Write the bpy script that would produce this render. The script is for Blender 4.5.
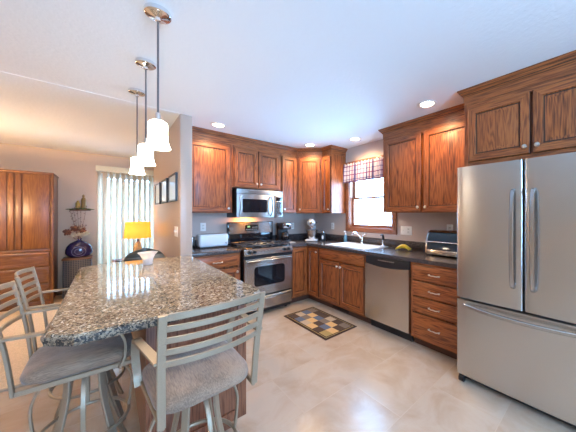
import bpy, bmesh, math, random
from mathutils import Vector, Matrix
random.seed(7)
R = math.radians
PI = math.pi
for o in list(bpy.data.objects):
    bpy.data.objects.remove(o)
S = bpy.context.scene
COL = S.collection

# ---------------------------------------------------------------- camera
cd = bpy.data.cameras.new('camera')
cam = bpy.data.objects.new('camera', cd)
COL.objects.link(cam)
cam.location = (-2.964, -3.797, 1.3633)
cam.rotation_euler = (R(90), 0, -0.7327)
cd.sensor_fit = 'HORIZONTAL'
cd.sensor_width = 36.0
cd.lens = 249.2 * 36.0 / 576.0
cd.shift_x = (288.0 - 331.8) / 576.0
cd.shift_y = (214.54 - 216.0) / 576.0
cd.clip_start = 0.02
S.camera = cam

# ---------------------------------------------------------------- world, daylight, exposure
W = bpy.data.worlds.new('daylight')
S.world = W
W.use_nodes = True
wn = W.node_tree.nodes
bg = wn['Background']
bg.inputs['Color'].default_value = (0.28, 0.58, 1.0, 1)
# overcast blue sky above, made brighter below the horizon as added uplight for the ceilings
wtc = wn.new('ShaderNodeTexCoord'); wsp = wn.new('ShaderNodeSeparateXYZ'); wmr = wn.new('ShaderNodeMapRange')
W.node_tree.links.new(wtc.outputs['Generated'], wsp.inputs[0]); W.node_tree.links.new(wsp.outputs['Z'], wmr.inputs['Value'])
wmr.inputs['From Min'].default_value = -0.12; wmr.inputs['From Max'].default_value = 0.02
wmr.inputs['To Min'].default_value = 43.0; wmr.inputs['To Max'].default_value = 25.0
W.node_tree.links.new(wmr.outputs[0], bg.inputs['Strength'])

def portal(name, loc, rot, sx, sy):
    l = bpy.data.lights.new(name, 'AREA')
    l.shape = 'RECTANGLE'; l.size = sx; l.size_y = sy
    l.cycles.is_portal = True
    o = bpy.data.objects.new(name, l)
    o.location = loc; o.rotation_euler = rot
    COL.objects.link(o)
    return o
portal('sink_window_daylight', (0.10, -1.39, 1.65), (0, R(90), 0), 1.0, 0.8)
portal('patio_daylight', (-2.3, 2.49, 1.06), (R(-90), 0, 0), 1.6, 2.1)
portal('rear_daylight', (-2.6, -6.08, 1.6), (R(90), 0, 0), 1.6, 1.1)

VS = S.view_settings
S.display_settings.display_device = 'sRGB'
VS.view_transform = 'Standard'
VS.look = 'None'
VS.gamma = 1.0
VS.use_curve_mapping = False
VS.exposure = 0.4

# ---------------------------------------------------------------- helpers
def tag(o, label=None, cat=None, group=None, kind=None):
    if label: o['label'] = label
    if cat: o['category'] = cat
    if group: o['group'] = group
    if kind: o['kind'] = kind
    return o

def thing(name, label, cat, loc=(0, 0, 0), rz=0.0, group=None):
    o = bpy.data.objects.new(name, None)
    o.empty_display_size = 0.05
    COL.objects.link(o)
    o.location = loc
    o.rotation_euler = (0, 0, rz)
    return tag(o, label, cat, group)

def frames(pts, closed=False):
    n = len(pts); T = []
    for i in range(n):
        if closed: a, b = pts[(i - 1) % n], pts[(i + 1) % n]
        else: a, b = pts[max(i - 1, 0)], pts[min(i + 1, n - 1)]
        T.append((b - a).normalized())
    return T

def smooth_path(pts, k=6, closed=False):
    P = [Vector(p) for p in pts]; n = len(P); out = []
    rng = range(n if closed else n - 1)
    for i in rng:
        if closed: a, b, c, d = P[(i - 1) % n], P[i], P[(i + 1) % n], P[(i + 2) % n]
        else: a, b, c, d = P[max(i - 1, 0)], P[i], P[i + 1], P[min(i + 2, n - 1)]
        for j in range(k):
            t = j / k
            out.append(0.5 * ((2 * b) + (c - a) * t + (2 * a - 5 * b + 4 * c - d) * t * t + (3 * b - a - 3 * c + d) * t ** 3))
    if not closed: out.append(P[-1])
    return out

class MB:
    def __init__(s): s.bm = bmesh.new()
    def box(s, x0, x1, y0, y1, z0, z1, bev=0.0, mi=0, seg=2):
        x0, x1 = min(x0, x1), max(x0, x1); y0, y1 = min(y0, y1), max(y0, y1); z0, z1 = min(z0, z1), max(z0, z1)
        vs = [s.bm.verts.new(p) for p in [(x0, y0, z0), (x1, y0, z0), (x1, y1, z0), (x0, y1, z0), (x0, y0, z1), (x1, y0, z1), (x1, y1, z1), (x0, y1, z1)]]
        fs = [s.bm.faces.new([vs[i] for i in q]) for q in [(0, 3, 2, 1), (4, 5, 6, 7), (0, 1, 5, 4), (1, 2, 6, 5), (2, 3, 7, 6), (3, 0, 4, 7)]]
        for f in fs: f.material_index = mi
        if bev > 0:
            bev = min(bev, 0.49 * min(x1 - x0, y1 - y0, z1 - z0))
            es = list({e for f in fs for e in f.edges})
            r = bmesh.ops.bevel(s.bm, geom=es, offset=bev, segments=seg, affect='EDGES', profile=0.5)
            for f in r['faces']: f.material_index = mi
        return vs
    def lathe(s, prof, c=(0, 0, 0), n=24, mi=0, sx=1.0, sy=1.0, axis='Z', cap=True):
        c = Vector(c); rings = []
        for r, z in prof:
            ring = []
            for i in range(n):
                a = 2 * PI * i / n
                p = Vector((r * math.cos(a) * sx, r * math.sin(a) * sy, z))
                if axis == 'Y': p = Vector((p.x, -p.z, p.y))
                if axis == 'X': p = Vector((p.z, p.x, p.y))
                ring.append(s.bm.verts.new(c + p))
            rings.append(ring)
        for a, b in zip(rings, rings[1:]):
            for i in range(n):
                f = s.bm.faces.new([a[i], a[(i + 1) % n], b[(i + 1) % n], b[i]]); f.material_index = mi
        if cap:
            f = s.bm.faces.new(rings[0][::-1]); f.material_index = mi
            f = s.bm.faces.new(rings[-1]); f.material_index = mi
    def cyl(s, p0, p1, r0, r1=None, n=16, mi=0):
        r1 = r0 if r1 is None else r1
        s.sweep([Vector(p0), Vector(p1)], [r0, r1], n=n, mi=mi)
    def sweep(s, pts, rad, n=8, mi=0, closed=False, sec=None, up=None, cap=True):
        """tube (rad = number or list) or bar (sec = (half width, half height)) along a path"""
        pts = [Vector(p) for p in pts]; T = frames(pts, closed); rings = []
        u = None
        for i, (p, t) in enumerate(zip(pts, T)):
            if up is not None:
                w = Vector(up); u = (w - t * w.dot(t)).normalized()
            elif u is None:
                w = Vector((0, 0, 1)) if abs(t.z) < 0.9 else Vector((1, 0, 0))
                u = (w - t * w.dot(t)).normalized()
            else:
                u = (u - t * u.dot(t)).normalized()
            v = t.cross(u)
            if sec:
                a, b = sec
                k = min(a, b) * 0.35
                q = [(-a + k, -b), (a - k, -b), (a, -b + k), (a, b - k), (a - k, b), (-a + k, b), (-a, b - k), (-a, -b + k)]
                ring = [s.bm.verts.new(p + v * x + u * y) for x, y in q]
            else:
                r = rad[min(i, len(rad) - 1)] if isinstance(rad, (list, tuple)) else rad
                ring = [s.bm.verts.new(p + (v * math.cos(2 * PI * j / n) + u * math.sin(2 * PI * j / n)) * r) for j in range(n)]
            rings.append(ring)
        m = len(rings[0]); L = len(rings)
        for i in range(L if closed else L - 1):
            a, b = rings[i], rings[(i + 1) % L]
            for j in range(m):
                f = s.bm.faces.new([a[j], a[(j + 1) % m], b[(j + 1) % m], b[j]]); f.material_index = mi
        if cap and not closed:
            f = s.bm.faces.new(rings[0][::-1]); f.material_index = mi
            f = s.bm.faces.new(rings[-1]); f.material_index = mi
    def sphere(s, c, r, mi=0, sc=(1, 1, 1), n=12):
        prof = []
        k = max(5, n // 2)
        c = Vector(c); rings = []
        top = s.bm.verts.new(c + Vector((0, 0, r * sc[2]))); bot = s.bm.verts.new(c - Vector((0, 0, r * sc[2])))
        for i in range(1, k):
            a = PI * i / k
            rings.append([s.bm.verts.new(c + Vector((r * math.sin(a) * math.cos(2 * PI * j / n) * sc[0], r * math.sin(a) * math.sin(2 * PI * j / n) * sc[1], r * math.cos(a) * sc[2]))) for j in range(n)])
        for j in range(n):
            f = s.bm.faces.new([top, rings[0][j], rings[0][(j + 1) % n]]); f.material_index = mi
            f = s.bm.faces.new([bot, rings[-1][(j + 1) % n], rings[-1][j]]); f.material_index = mi
        for a, b in zip(rings, rings[1:]):
            for j in range(n):
                f = s.bm.faces.new([a[j], b[j], b[(j + 1) % n], a[(j + 1) % n]]); f.material_index = mi
    def prism(s, poly, z0, z1, mi=0):
        a = [s.bm.verts.new((x, y, z0)) for x, y in poly]; b = [s.bm.verts.new((x, y, z1)) for x, y in poly]
        n = len(poly)
        fs = [s.bm.faces.new(a[::-1]), s.bm.faces.new(b)] + [s.bm.faces.new([a[i], a[(i + 1) % n], b[(i + 1) % n], b[i]]) for i in range(n)]
        for f in fs: f.material_index = mi
    def prism_x(s, poly, x0, x1, mi=0):
        """poly of (y, z) extruded along x"""
        a = [s.bm.verts.new((x0, y, z)) for y, z in poly]; b = [s.bm.verts.new((x1, y, z)) for y, z in poly]
        n = len(poly)
        fs = [s.bm.faces.new(a[::-1]), s.bm.faces.new(b)] + [s.bm.faces.new([a[i], a[(i + 1) % n], b[(i + 1) % n], b[i]]) for i in range(n)]
        for f in fs: f.material_index = mi
    def rings_y(s, x0, x1, z0, z1, prof, mi_side=0, mi_rail=0, rail_ring=None, center=0, dark=None):
        """concentric rectangles, prof = [(inset, y)], front towards -y; closes the centre and the back"""
        rr = []
        for ins, y in prof:
            rr.append([s.bm.verts.new(p) for p in [(x0 + ins, y, z0 + ins), (x1 - ins, y, z0 + ins), (x1 - ins, y, z1 - ins), (x0 + ins, y, z1 - ins)]])
        for k, (a, b) in enumerate(zip(rr, rr[1:])):
            for i in range(4):
                f = s.bm.faces.new([a[i], a[(i + 1) % 4], b[(i + 1) % 4], b[i]])
                f.material_index = mi_rail if (rail_ring is not None and k in rail_ring and i in (0, 2)) else (2 if dark and k in dark else mi_side)
        f = s.bm.faces.new(rr[-1]); f.material_index = center
        f = s.bm.faces.new(rr[0][::-1]); f.material_index = mi_side
    def build(s, name, mats, parent=None, loc=None, rz=0.0, angle=35, rot=None):
        bmesh.ops.recalc_face_normals(s.bm, faces=s.bm.faces)
        me = bpy.data.meshes.new(name)
        s.bm.to_mesh(me); s.bm.free()
        for p in me.polygons: p.use_smooth = True
        me.set_sharp_from_angle(angle=R(angle))
        for m in (mats if isinstance(mats, (list, tuple)) else [mats]): me.materials.append(m)
        o = bpy.data.objects.new(name, me)
        COL.objects.link(o)
        if parent: o.parent = parent
        if loc: o.location = loc
        o.rotation_euler = rot if rot else (0, 0, rz)
        return o

def copy_tree(o, parent=None):
    c = o.copy(); COL.objects.link(c); c.parent = parent
    for ch in list(o.children): copy_tree(ch, c)
    return c

# ---------------------------------------------------------------- materials
def newmat(name):
    m = bpy.data.materials.new(name); m.use_nodes = True
    return m, m.node_tree.nodes, m.node_tree.links, m.node_tree.nodes['Principled BSDF']

def plain(name, col, rough=0.5, metal=0.0, emit=None, es=0.0, noise=0.0, nscale=20, bump=0.0, bscale=200, coat=0.0, aniso=0.0, trans=0.0):
    m, N, L, B = newmat(name)
    B.inputs['Base Color'].default_value = (*col, 1)
    B.inputs['Roughness'].default_value = rough
    B.inputs['Metallic'].default_value = metal
    if coat: B.inputs['Coat Weight'].default_value = coat; B.inputs['Coat Roughness'].default_value = 0.15
    if aniso: B.inputs['Anisotropic'].default_value = aniso
    if trans: B.inputs['Transmission Weight'].default_value = trans
    if emit:
        B.inputs['Emission Color'].default_value = (*emit, 1); B.inputs['Emission Strength'].default_value = es
    tc = N.new('ShaderNodeTexCoord')
    if noise:
        n = N.new('ShaderNodeTexNoise'); n.inputs['Scale'].default_value = nscale; n.inputs['Detail'].default_value = 4
        L.new(tc.outputs['Object'], n.inputs['Vector'])
        mx = N.new('ShaderNodeMix'); mx.data_type = 'RGBA'
        mx.inputs[6].default_value = (*[c * (1 - noise) for c in col], 1); mx.inputs[7].default_value = (*[min(1, c * (1 + noise)) for c in col], 1)
        L.new(n.outputs['Fac'], mx.inputs[0]); L.new(mx.outputs[2], B.inputs['Base Color'])
    if bump:
        n2 = N.new('ShaderNodeTexNoise'); n2.inputs['Scale'].default_value = bscale; n2.inputs['Detail'].default_value = 3
        L.new(tc.outputs['Object'], n2.inputs['Vector'])
        b = N.new('ShaderNodeBump'); b.inputs['Strength'].default_value = bump; b.inputs['Distance'].default_value = 0.004
        L.new(n2.outputs['Fac'], b.inputs['Height']); L.new(b.outputs['Normal'], B.inputs['Normal'])
    return m

def ramp(N, stops):
    r = N.new('ShaderNodeValToRGB'); e = r.color_ramp.elements
    while len(e) < len(stops): e.new(0.5)
    for k, (p, c) in enumerate(stops): e[k].position = p; e[k].color = (*c, 1)
    return r

def wood(name, dark, mid, light, axis='Z', rough=0.42, coat=0.12, grain=1.0):
    m, N, L, B = newmat(name)
    tc = N.new('ShaderNodeTexCoord'); oi = N.new('ShaderNodeObjectInfo')
    mul = N.new('ShaderNodeVectorMath'); mul.operation = 'SCALE'; mul.inputs[0].default_value = (13.1, 7.7, 5.3)
    L.new(oi.outputs['Random'], mul.inputs['Scale'])
    add = N.new('ShaderNodeVectorMath'); add.operation = 'ADD'
    L.new(tc.outputs['Object'], add.inputs[0]); L.new(mul.outputs[0], add.inputs[1])
    def mp(sc):
        q = N.new('ShaderNodeMapping'); s3 = {'Z': (sc[0], sc[0], sc[1]), 'X': (sc[1], sc[0], sc[0]), 'Y': (sc[0], sc[1], sc[0])}[axis]
        q.inputs['Scale'].default_value = s3; L.new(add.outputs[0], q.inputs['Vector']); return q
    a = mp((13, 1.1))
    n1 = N.new('ShaderNodeTexNoise'); n1.inputs['Scale'].default_value = 1.0; n1.inputs['Detail'].default_value = 1.5; n1.inputs['Distortion'].default_value = 0.4
    L.new(a.outputs[0], n1.inputs['Vector'])
    m1 = N.new('ShaderNodeMath'); m1.operation = 'MULTIPLY'; m1.inputs[1].default_value = 11.0
    L.new(n1.outputs['Fac'], m1.inputs[0])
    fr = N.new('ShaderNodeMath'); fr.operation = 'PINGPONG'; fr.inputs[1].default_value = 0.5
    L.new(m1.outputs[0], fr.inputs[0])
    b = mp((120, 7))
    n2 = N.new('ShaderNodeTexNoise'); n2.inputs['Scale'].default_value = 1.0; n2.inputs['Detail'].default_value = 3
    L.new(b.outputs[0], n2.inputs['Vector'])
    c = mp((2.2, 0.6))
    n3 = N.new('ShaderNodeTexNoise'); n3.inputs['Scale'].default_value = 1.0; L.new(c.outputs[0], n3.inputs['Vector'])
    s1 = N.new('ShaderNodeMath'); s1.operation = 'MULTIPLY_ADD'; s1.inputs[1].default_value = 0.48 * grain; s1.inputs[2].default_value = -0.02
    L.new(fr.outputs[0], s1.inputs[0])
    s2 = N.new('ShaderNodeMath'); s2.operation = 'MULTIPLY_ADD'; s2.inputs[1].default_value = 0.95 * grain
    L.new(n2.outputs['Fac'], s2.inputs[0]); L.new(s1.outputs[0], s2.inputs[2])
    s3_ = N.new('ShaderNodeMath'); s3_.operation = 'MULTIPLY_ADD'; s3_.inputs[1].default_value = 0.22
    L.new(n3.outputs['Fac'], s3_.inputs[0]); L.new(s2.outputs[0], s3_.inputs[2])
    r = ramp(N, [(0.30, dark), (0.53, mid), (0.80, light)])
    L.new(s3_.outputs[0], r.inputs['Fac']); L.new(r.outputs['Color'], B.inputs['Base Color'])
    B.inputs['Roughness'].default_value = rough
    B.inputs['Coat Weight'].default_value = coat; B.inputs['Coat Roughness'].default_value = 0.2
    bp = N.new('ShaderNodeBump'); bp.inputs['Strength'].default_value = 0.12; bp.inputs['Distance'].default_value = 0.002
    L.new(s2.outputs[0], bp.inputs['Height']); L.new(bp.outputs['Normal'], B.inputs['Normal'])
    return m

M = {}
OD, OM, OL = (0.028, 0.007, 0.003), (0.160, 0.038, 0.0085), (0.36, 0.105, 0.026)
M['oak_v'] = wood('oak_vertical_grain', OD, OM, OL, 'Z')
M['oak_h'] = wood('oak_horizontal_grain', OD, OM, OL, 'X')
M['oak_y'] = wood('oak_depth_grain', OD, OM, OL, 'Y')
M['dark_oak'] = wood('island_oak', (0.05, 0.016, 0.008), (0.17, 0.055, 0.026), (0.27, 0.10, 0.05), 'Z')
M['arm_v'] = wood('armoire_wood', (0.13, 0.042, 0.007), (0.25, 0.095, 0.017), (0.32, 0.13, 0.025), 'Z', grain=0.45)
M['arm_h'] = wood('armoire_wood_horizontal', (0.10, 0.032, 0.006), (0.22, 0.08, 0.015), (0.30, 0.12, 0.024), 'X', grain=0.55)
M['plate'] = plain('bright_white_plastic', (0.92, 0.90, 0.86), 0.3)
M['glaze_shade'] = plain('dark_groove_glaze_and_shade', (0.035, 0.011, 0.005), 0.45)
M['toe'] = plain('toe_kick_wood', (0.09, 0.035, 0.018), 0.6)
M['inside'] = plain('dark_vent_brown', (0.03, 0.015, 0.01), 0.8)  # plain dark brown of the vent grille
M['wall'] = plain('wall_paint_mauve_taupe', (0.56, 0.455, 0.40), 0.5, bump=0.12, bscale=120)
M['wall_tan'] = plain('wall_paint_tan', (0.68, 0.47, 0.30), 0.34, bump=0.06, bscale=120)
M['ceiling'] = plain('ceiling_paint', (0.80, 0.80, 0.80), 0.8, bump=0.5, bscale=45)
M['white'] = plain('white_plastic', (0.78, 0.75, 0.70), 0.35)
M['white_gloss'] = plain('white_enamel', (0.86, 0.87, 0.88), 0.12, coat=0.4)
M['black'] = plain('black_plastic', (0.012, 0.012, 0.014), 0.35)
M['black_gloss'] = plain('black_glass', (0.008, 0.009, 0.012), 0.05)
M['iron'] = plain('cast_iron', (0.05, 0.05, 0.055), 0.25, coat=.4)
M['chrome'] = plain('chrome', (0.82, 0.82, 0.83), 0.12, 1.0)
M['nickel'] = plain('brushed_nickel', (0.75, 0.70, 0.64), 0.3, 1.0)
M['rod'] = plain('pendant_steel', (0.22, 0.22, 0.24), 0.3, 1.0)
M['casing'] = wood('window_casing_wood', (0.10, 0.035, 0.018), (0.24, 0.085, 0.04), (0.34, 0.13, 0.065), 'Y', rough=0.3)

def steel(name, col=(0.56, 0.555, 0.54), rough=0.27, axis='X'):
    m, N, L, B = newmat(name)
    B.inputs['Base Color'].default_value = (*col, 1); B.inputs['Metallic'].default_value = 1.0
    tc = N.new('ShaderNodeTexCoord'); mp = N.new('ShaderNodeMapping')
    mp.inputs['Scale'].default_value = {'X': (8, 8, 900), 'Z': (900, 900, 8)}[axis]
    n = N.new('ShaderNodeTexNoise'); n.inputs['Scale'].default_value = 1; n.inputs['Detail'].default_value = 2
    L.new(tc.outputs['Object'], mp.inputs['Vector']); L.new(mp.outputs[0], n.inputs['Vector'])
    mr = N.new('ShaderNodeMapRange'); mr.inputs['To Min'].default_value = rough - 0.004; mr.inputs['To Max'].default_value = rough + 0.004
    L.new(n.outputs['Fac'], mr.inputs['Value']); L.new(mr.outputs[0], B.inputs['Roughness'])
    b = N.new('ShaderNodeBump'); b.inputs['Strength'].default_value = 0.012; b.inputs['Distance'].default_value = 0.001
    L.new(n.outputs['Fac'], b.inputs['Height'])
    # gentle sheet waviness
    n2 = N.new('ShaderNodeTexNoise'); n2.inputs['Scale'].default_value = 2.0; n2.inputs['Detail'].default_value = 0
    L.new(tc.outputs['Object'], n2.inputs['Vector'])
    b2 = N.new('ShaderNodeBump'); b2.inputs['Strength'].default_value = 0.12; b2.inputs['Distance'].default_value = 0.02
    L.new(n2.outputs['Fac'], b2.inputs['Height'])
    L.new(b2.outputs['Normal'], B.inputs['Normal'])
    B.inputs['Anisotropic'].default_value = 0.75; B.inputs['Anisotropic Rotation'].default_value = 0.25
    return m
M['steel'] = steel('stainless_steel')
M['steel_mid'] = steel('grey_stainless_steel', (0.42, 0.415, 0.41), 0.36)
M['steel_dark'] = steel('stainless_steel_smooth', (0.5, 0.5, 0.5), 0.18)

def laminate():
    m, N, L, B = newmat('dark_laminate')
    tc = N.new('ShaderNodeTexCoord')
    n = N.new('ShaderNodeTexNoise'); n.inputs['Scale'].default_value = 60; n.inputs['Detail'].default_value = 8; n.inputs['Roughness'].default_value = 0.8
    L.new(tc.outputs['Object'], n.inputs['Vector'])
    r = ramp(N, [(0.3, (0.012, 0.012, 0.016)), (0.5, (0.06, 0.05, 0.05)), (0.60, (0.13, 0.105, 0.10)), (0.72, (0.22, 0.19, 0.18))])
    L.new(n.outputs['Fac'], r.inputs['Fac']); L.new(r.outputs['Color'], B.inputs['Base Color'])
    B.inputs['Roughness'].default_value = 0.24
    return m
M['laminate'] = laminate()

def granite(name, rough, lift):
    m, N, L, B = newmat(name)
    tc = N.new('ShaderNodeTexCoord')
    v = N.new('ShaderNodeTexVoronoi'); v.inputs['Scale'].default_value = 140; v.inputs['Randomness'].default_value = 1
    n0 = N.new('ShaderNodeTexNoise'); n0.inputs['Scale'].default_value = 60; n0.inputs['Detail'].default_value = 3
    mix = N.new('ShaderNodeMix'); mix.data_type = 'VECTOR'; mix.inputs[0].default_value = 0.04
    L.new(tc.outputs['Object'], n0.inputs['Vector']); L.new(tc.outputs['Object'], mix.inputs[4]); L.new(n0.outputs['Color'], mix.inputs[5])
    L.new(mix.outputs[1], v.inputs['Vector'])
    sep = N.new('ShaderNodeSeparateColor'); L.new(v.outputs['Color'], sep.inputs[0])
    n1 = N.new('ShaderNodeTexNoise'); n1.inputs['Scale'].default_value = 14; n1.inputs['Detail'].default_value = 6; n1.inputs['Roughness'].default_value = 0.7
    L.new(tc.outputs['Object'], n1.inputs['Vector'])
    ad = N.new('ShaderNodeMath'); ad.operation = 'MULTIPLY_ADD'; ad.inputs[1].default_value = 0.85
    sb = N.new('ShaderNodeMath'); sb.operation = 'MULTIPLY_ADD'; sb.inputs[1].default_value = 0.5; sb.inputs[2].default_value = -0.18 + lift
    L.new(n1.outputs['Fac'], sb.inputs[0]); L.new(sep.outputs[0], ad.inputs[0]); L.new(sb.outputs[0], ad.inputs[2])
    r = ramp(N, [(0.0, (0.02, 0.018, 0.016)), (0.22, (0.05, 0.04, 0.034)), (0.30, (0.165, 0.13, 0.095)), (0.50, (0.31, 0.225, 0.14)), (0.64, (0.25, 0.20, 0.145)), (0.80, (0.48, 0.39, 0.27)), (0.92, (0.64, 0.60, 0.52))])
    r.color_ramp.interpolation = 'CONSTANT' if False else 'LINEAR'
    L.new(ad.outputs[0], r.inputs['Fac']); L.new(r.outputs['Color'], B.inputs['Base Color'])
    B.inputs['Roughness'].default_value = rough
    return m
M['granite'] = granite('speckled_granite', 0.06, 0.0)
M['granite_rough'] = granite('rough_granite_edge', 0.6, -0.24)

def tiles():
    m, N, L, B = newmat('travertine_tile')
    tc = N.new('ShaderNodeTexCoord')
    mp = N.new('ShaderNodeMapping'); mp.inputs['Location'].default_value = (0.12, 0.10, 0)
    L.new(tc.outputs['Object'], mp.inputs['Vector'])
    br = N.new('ShaderNodeTexBrick')
    br.offset = 0.5; br.inputs['Scale'].default_value = 1.0
    br.inputs['Brick Width'].default_value = 0.92; br.inputs['Row Height'].default_value = 0.46
    br.inputs['Mortar Size'].default_value = 0.003; br.inputs['Mortar Smooth'].default_value = 0.3
    br.inputs['Color1'].default_value = (0.42, 0.42, 0.42, 1); br.inputs['Color2'].default_value = (0.58, 0.58, 0.58, 1); br.inputs['Mortar'].default_value = (0, 0, 0, 1)
    L.new(mp.outputs[0], br.inputs['Vector'])
    n = N.new('ShaderNodeTexNoise'); n.inputs['Scale'].default_value = 3.2; n.inputs['Detail'].default_value = 7; n.inputs['Roughness'].default_value = 0.6; n.inputs['Distortion'].default_value = 0.6
    # shift the veining from tile to tile
    sc = N.new('ShaderNodeVectorMath'); sc.operation = 'SCALE'; sc.inputs['Scale'].default_value = 30
    L.new(br.outputs['Color'], sc.inputs[0])
    av = N.new('ShaderNodeVectorMath'); av.operation = 'ADD'; L.new(sc.outputs[0], av.inputs[0]); L.new(tc.outputs['Object'], av.inputs[1])
    L.new(av.outputs[0], n.inputs['Vector'])
    r = ramp(N, [(0.25, (0.40, 0.29, 0.205)), (0.45, (0.48, 0.37, 0.275)), (0.58, (0.52, 0.42, 0.33)), (0.75, (0.48, 0.41, 0.335))])
    L.new(n.outputs['Fac'], r.inputs['Fac'])
    mx = N.new('ShaderNodeMix'); mx.data_type = 'RGBA'; mx.inputs[7].default_value = (0.54, 0.43, 0.33, 1)
    L.new(br.outputs['Fac'], mx.inputs[0]); L.new(r.outputs['Color'], mx.inputs[6]); L.new(mx.outputs[2], B.inputs['Base Color'])
    B.inputs['Roughness'].default_value = 0.24; B.inputs['IOR'].default_value = 1.65
    n3 = N.new('ShaderNodeTexNoise'); n3.inputs['Scale'].default_value = 25; n3.inputs['Detail'].default_value = 4
    L.new(tc.outputs['Object'], n3.inputs['Vector'])
    bp = N.new('ShaderNodeBump'); bp.inputs['Strength'].default_value = 0.18; bp.inputs['Distance'].default_value = 0.004
    L.new(n3.outputs['Fac'], bp.inputs['Height'])
    bp2 = N.new('ShaderNodeBump'); bp2.invert = True; bp2.inputs['Strength'].default_value = 0.3; bp2.inputs['Distance'].default_value = 0.003
    L.new(br.outputs['Fac'], bp2.inputs['Height']); L.new(bp.outputs['Normal'], bp2.inputs['Normal']); L.new(bp2.outputs['Normal'], B.inputs['Normal'])
    return m
M['tile'] = tiles()
M['carpet'] = plain('beige_carpet', (0.64, 0.49, 0.34), 0.95, noise=0.45, nscale=120, bump=1.0, bscale=180)
M['powder'] = plain('champagne_powder_coat', (0.36, 0.28, 0.195), 0.38, 0.4, noise=0.15, nscale=300, bump=0.15, bscale=500)

def fabric():
    m, N, L, B = newmat('taupe_upholstery')
    tc = N.new('ShaderNodeTexCoord'); mp = N.new('ShaderNodeMapping'); mp.inputs['Scale'].default_value = (260, 22, 260)
    n = N.new('ShaderNodeTexNoise'); n.inputs['Scale'].default_value = 1; n.inputs['Detail'].default_value = 3; n.inputs['Distortion'].default_value = 0.5
    L.new(tc.outputs['Object'], mp.inputs['Vector']); L.new(mp.outputs[0], n.inputs['Vector'])
    n4 = N.new('ShaderNodeTexNoise'); n4.inputs['Scale'].default_value = 8; L.new(tc.outputs['Object'], n4.inputs['Vector'])
    a = N.new('ShaderNodeMath'); a.operation = 'ADD'; L.new(n.outputs['Fac'], a.inputs[0]); L.new(n4.outputs['Fac'], a.inputs[1])
    hv = N.new('ShaderNodeMath'); hv.operation = 'MULTIPLY'; hv.inputs[1].default_value = 0.5; L.new(a.outputs[0], hv.inputs[0])
    r = ramp(N, [(0.36, (0.15, 0.095, 0.062)), (0.62, (0.36, 0.24, 0.16))])
    L.new(hv.outputs[0], r.inputs['Fac']); L.new(r.outputs['Color'], B.inputs['Base Color'])
    B.inputs['Roughness'].default_value = 0.75; B.inputs['Sheen Weight'].default_value = 0.3
    b = N.new('ShaderNodeBump'); b.inputs['Strength'].default_value = 0.4; b.inputs['Distance'].default_value = 0.002
    L.new(n.outputs['Fac'], b.inputs['Height']); L.new(b.outputs['Normal'], B.inputs['Normal'])
    return m
M['fabric'] = fabric()

def pane_mat():
    m = bpy.data.materials.new('clear_pane'); m.use_nodes = True; N = m.node_tree.nodes; L = m.node_tree.links
    N.remove(N['Principled BSDF'])
    t = N.new('ShaderNodeBsdfTransparent'); g = N.new('ShaderNodeBsdfGlossy'); g.inputs['Roughness'].default_value = 0.02
    lw = N.new('ShaderNodeLayerWeight'); lw.inputs['Blend'].default_value = .3
    f = N.new('ShaderNodeMath'); f.operation = 'MULTIPLY_ADD'; f.inputs[1].default_value = .25; f.inputs[2].default_value = .03; L.new(lw.outputs['Facing'], f.inputs[0]); x = N.new('ShaderNodeMixShader')
    L.new(f.outputs[0], x.inputs[0]); L.new(t.outputs[0], x.inputs[1]); L.new(g.outputs[0], x.inputs[2]); L.new(x.outputs[0], N['Material Output'].inputs['Surface'])
    return m
M['pane'] = pane_mat()

def translucent(name, col, tf=0.6, emit=None, es=0):
    m = bpy.data.materials.new(name); m.use_nodes = True; N = m.node_tree.nodes; L = m.node_tree.links
    N.remove(N['Principled BSDF'])
    d = N.new('ShaderNodeBsdfDiffuse'); d.inputs[0].default_value = (*col, 1)
    t = N.new('ShaderNodeBsdfTranslucent'); t.inputs[0].default_value = (*col, 1)
    x = N.new('ShaderNodeMixShader'); x.inputs[0].default_value = tf
    L.new(d.outputs[0], x.inputs[1]); L.new(t.outputs[0], x.inputs[2]); out = x.outputs[0]
    if emit:
        e = N.new('ShaderNodeEmission'); e.inputs[0].default_value = (*emit, 1); e.inputs[1].default_value = es
        a = N.new('ShaderNodeAddShader'); L.new(out, a.inputs[0]); L.new(e.outputs[0], a.inputs[1]); out = a.outputs[0]
    L.new(out, N['Material Output'].inputs['Surface'])
    return m
M['blind'] = translucent('vertical_blind_vinyl', (0.90, 0.70, 0.50), 0.03)
M['pendant_glass'] = translucent('frosted_pendant_glass', (0.9, 0.88, 0.84), 0.5, (1.0, 0.93, 0.82), 5.0)
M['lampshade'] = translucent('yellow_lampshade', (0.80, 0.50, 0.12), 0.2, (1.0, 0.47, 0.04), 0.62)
M['can_glow'] = plain('lamp_lens_glow', (1, 1, 1), 0.5, emit=(1.0, 0.86, 0.66), es=14.0)

# ---------------------------------------------------------------- the setting
H = 2.4565
def struct(name, mb, mat, parent=None):
    o = mb.build(name, mat, parent)
    if not parent: o['kind'] = 'structure'
    return o

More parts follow.
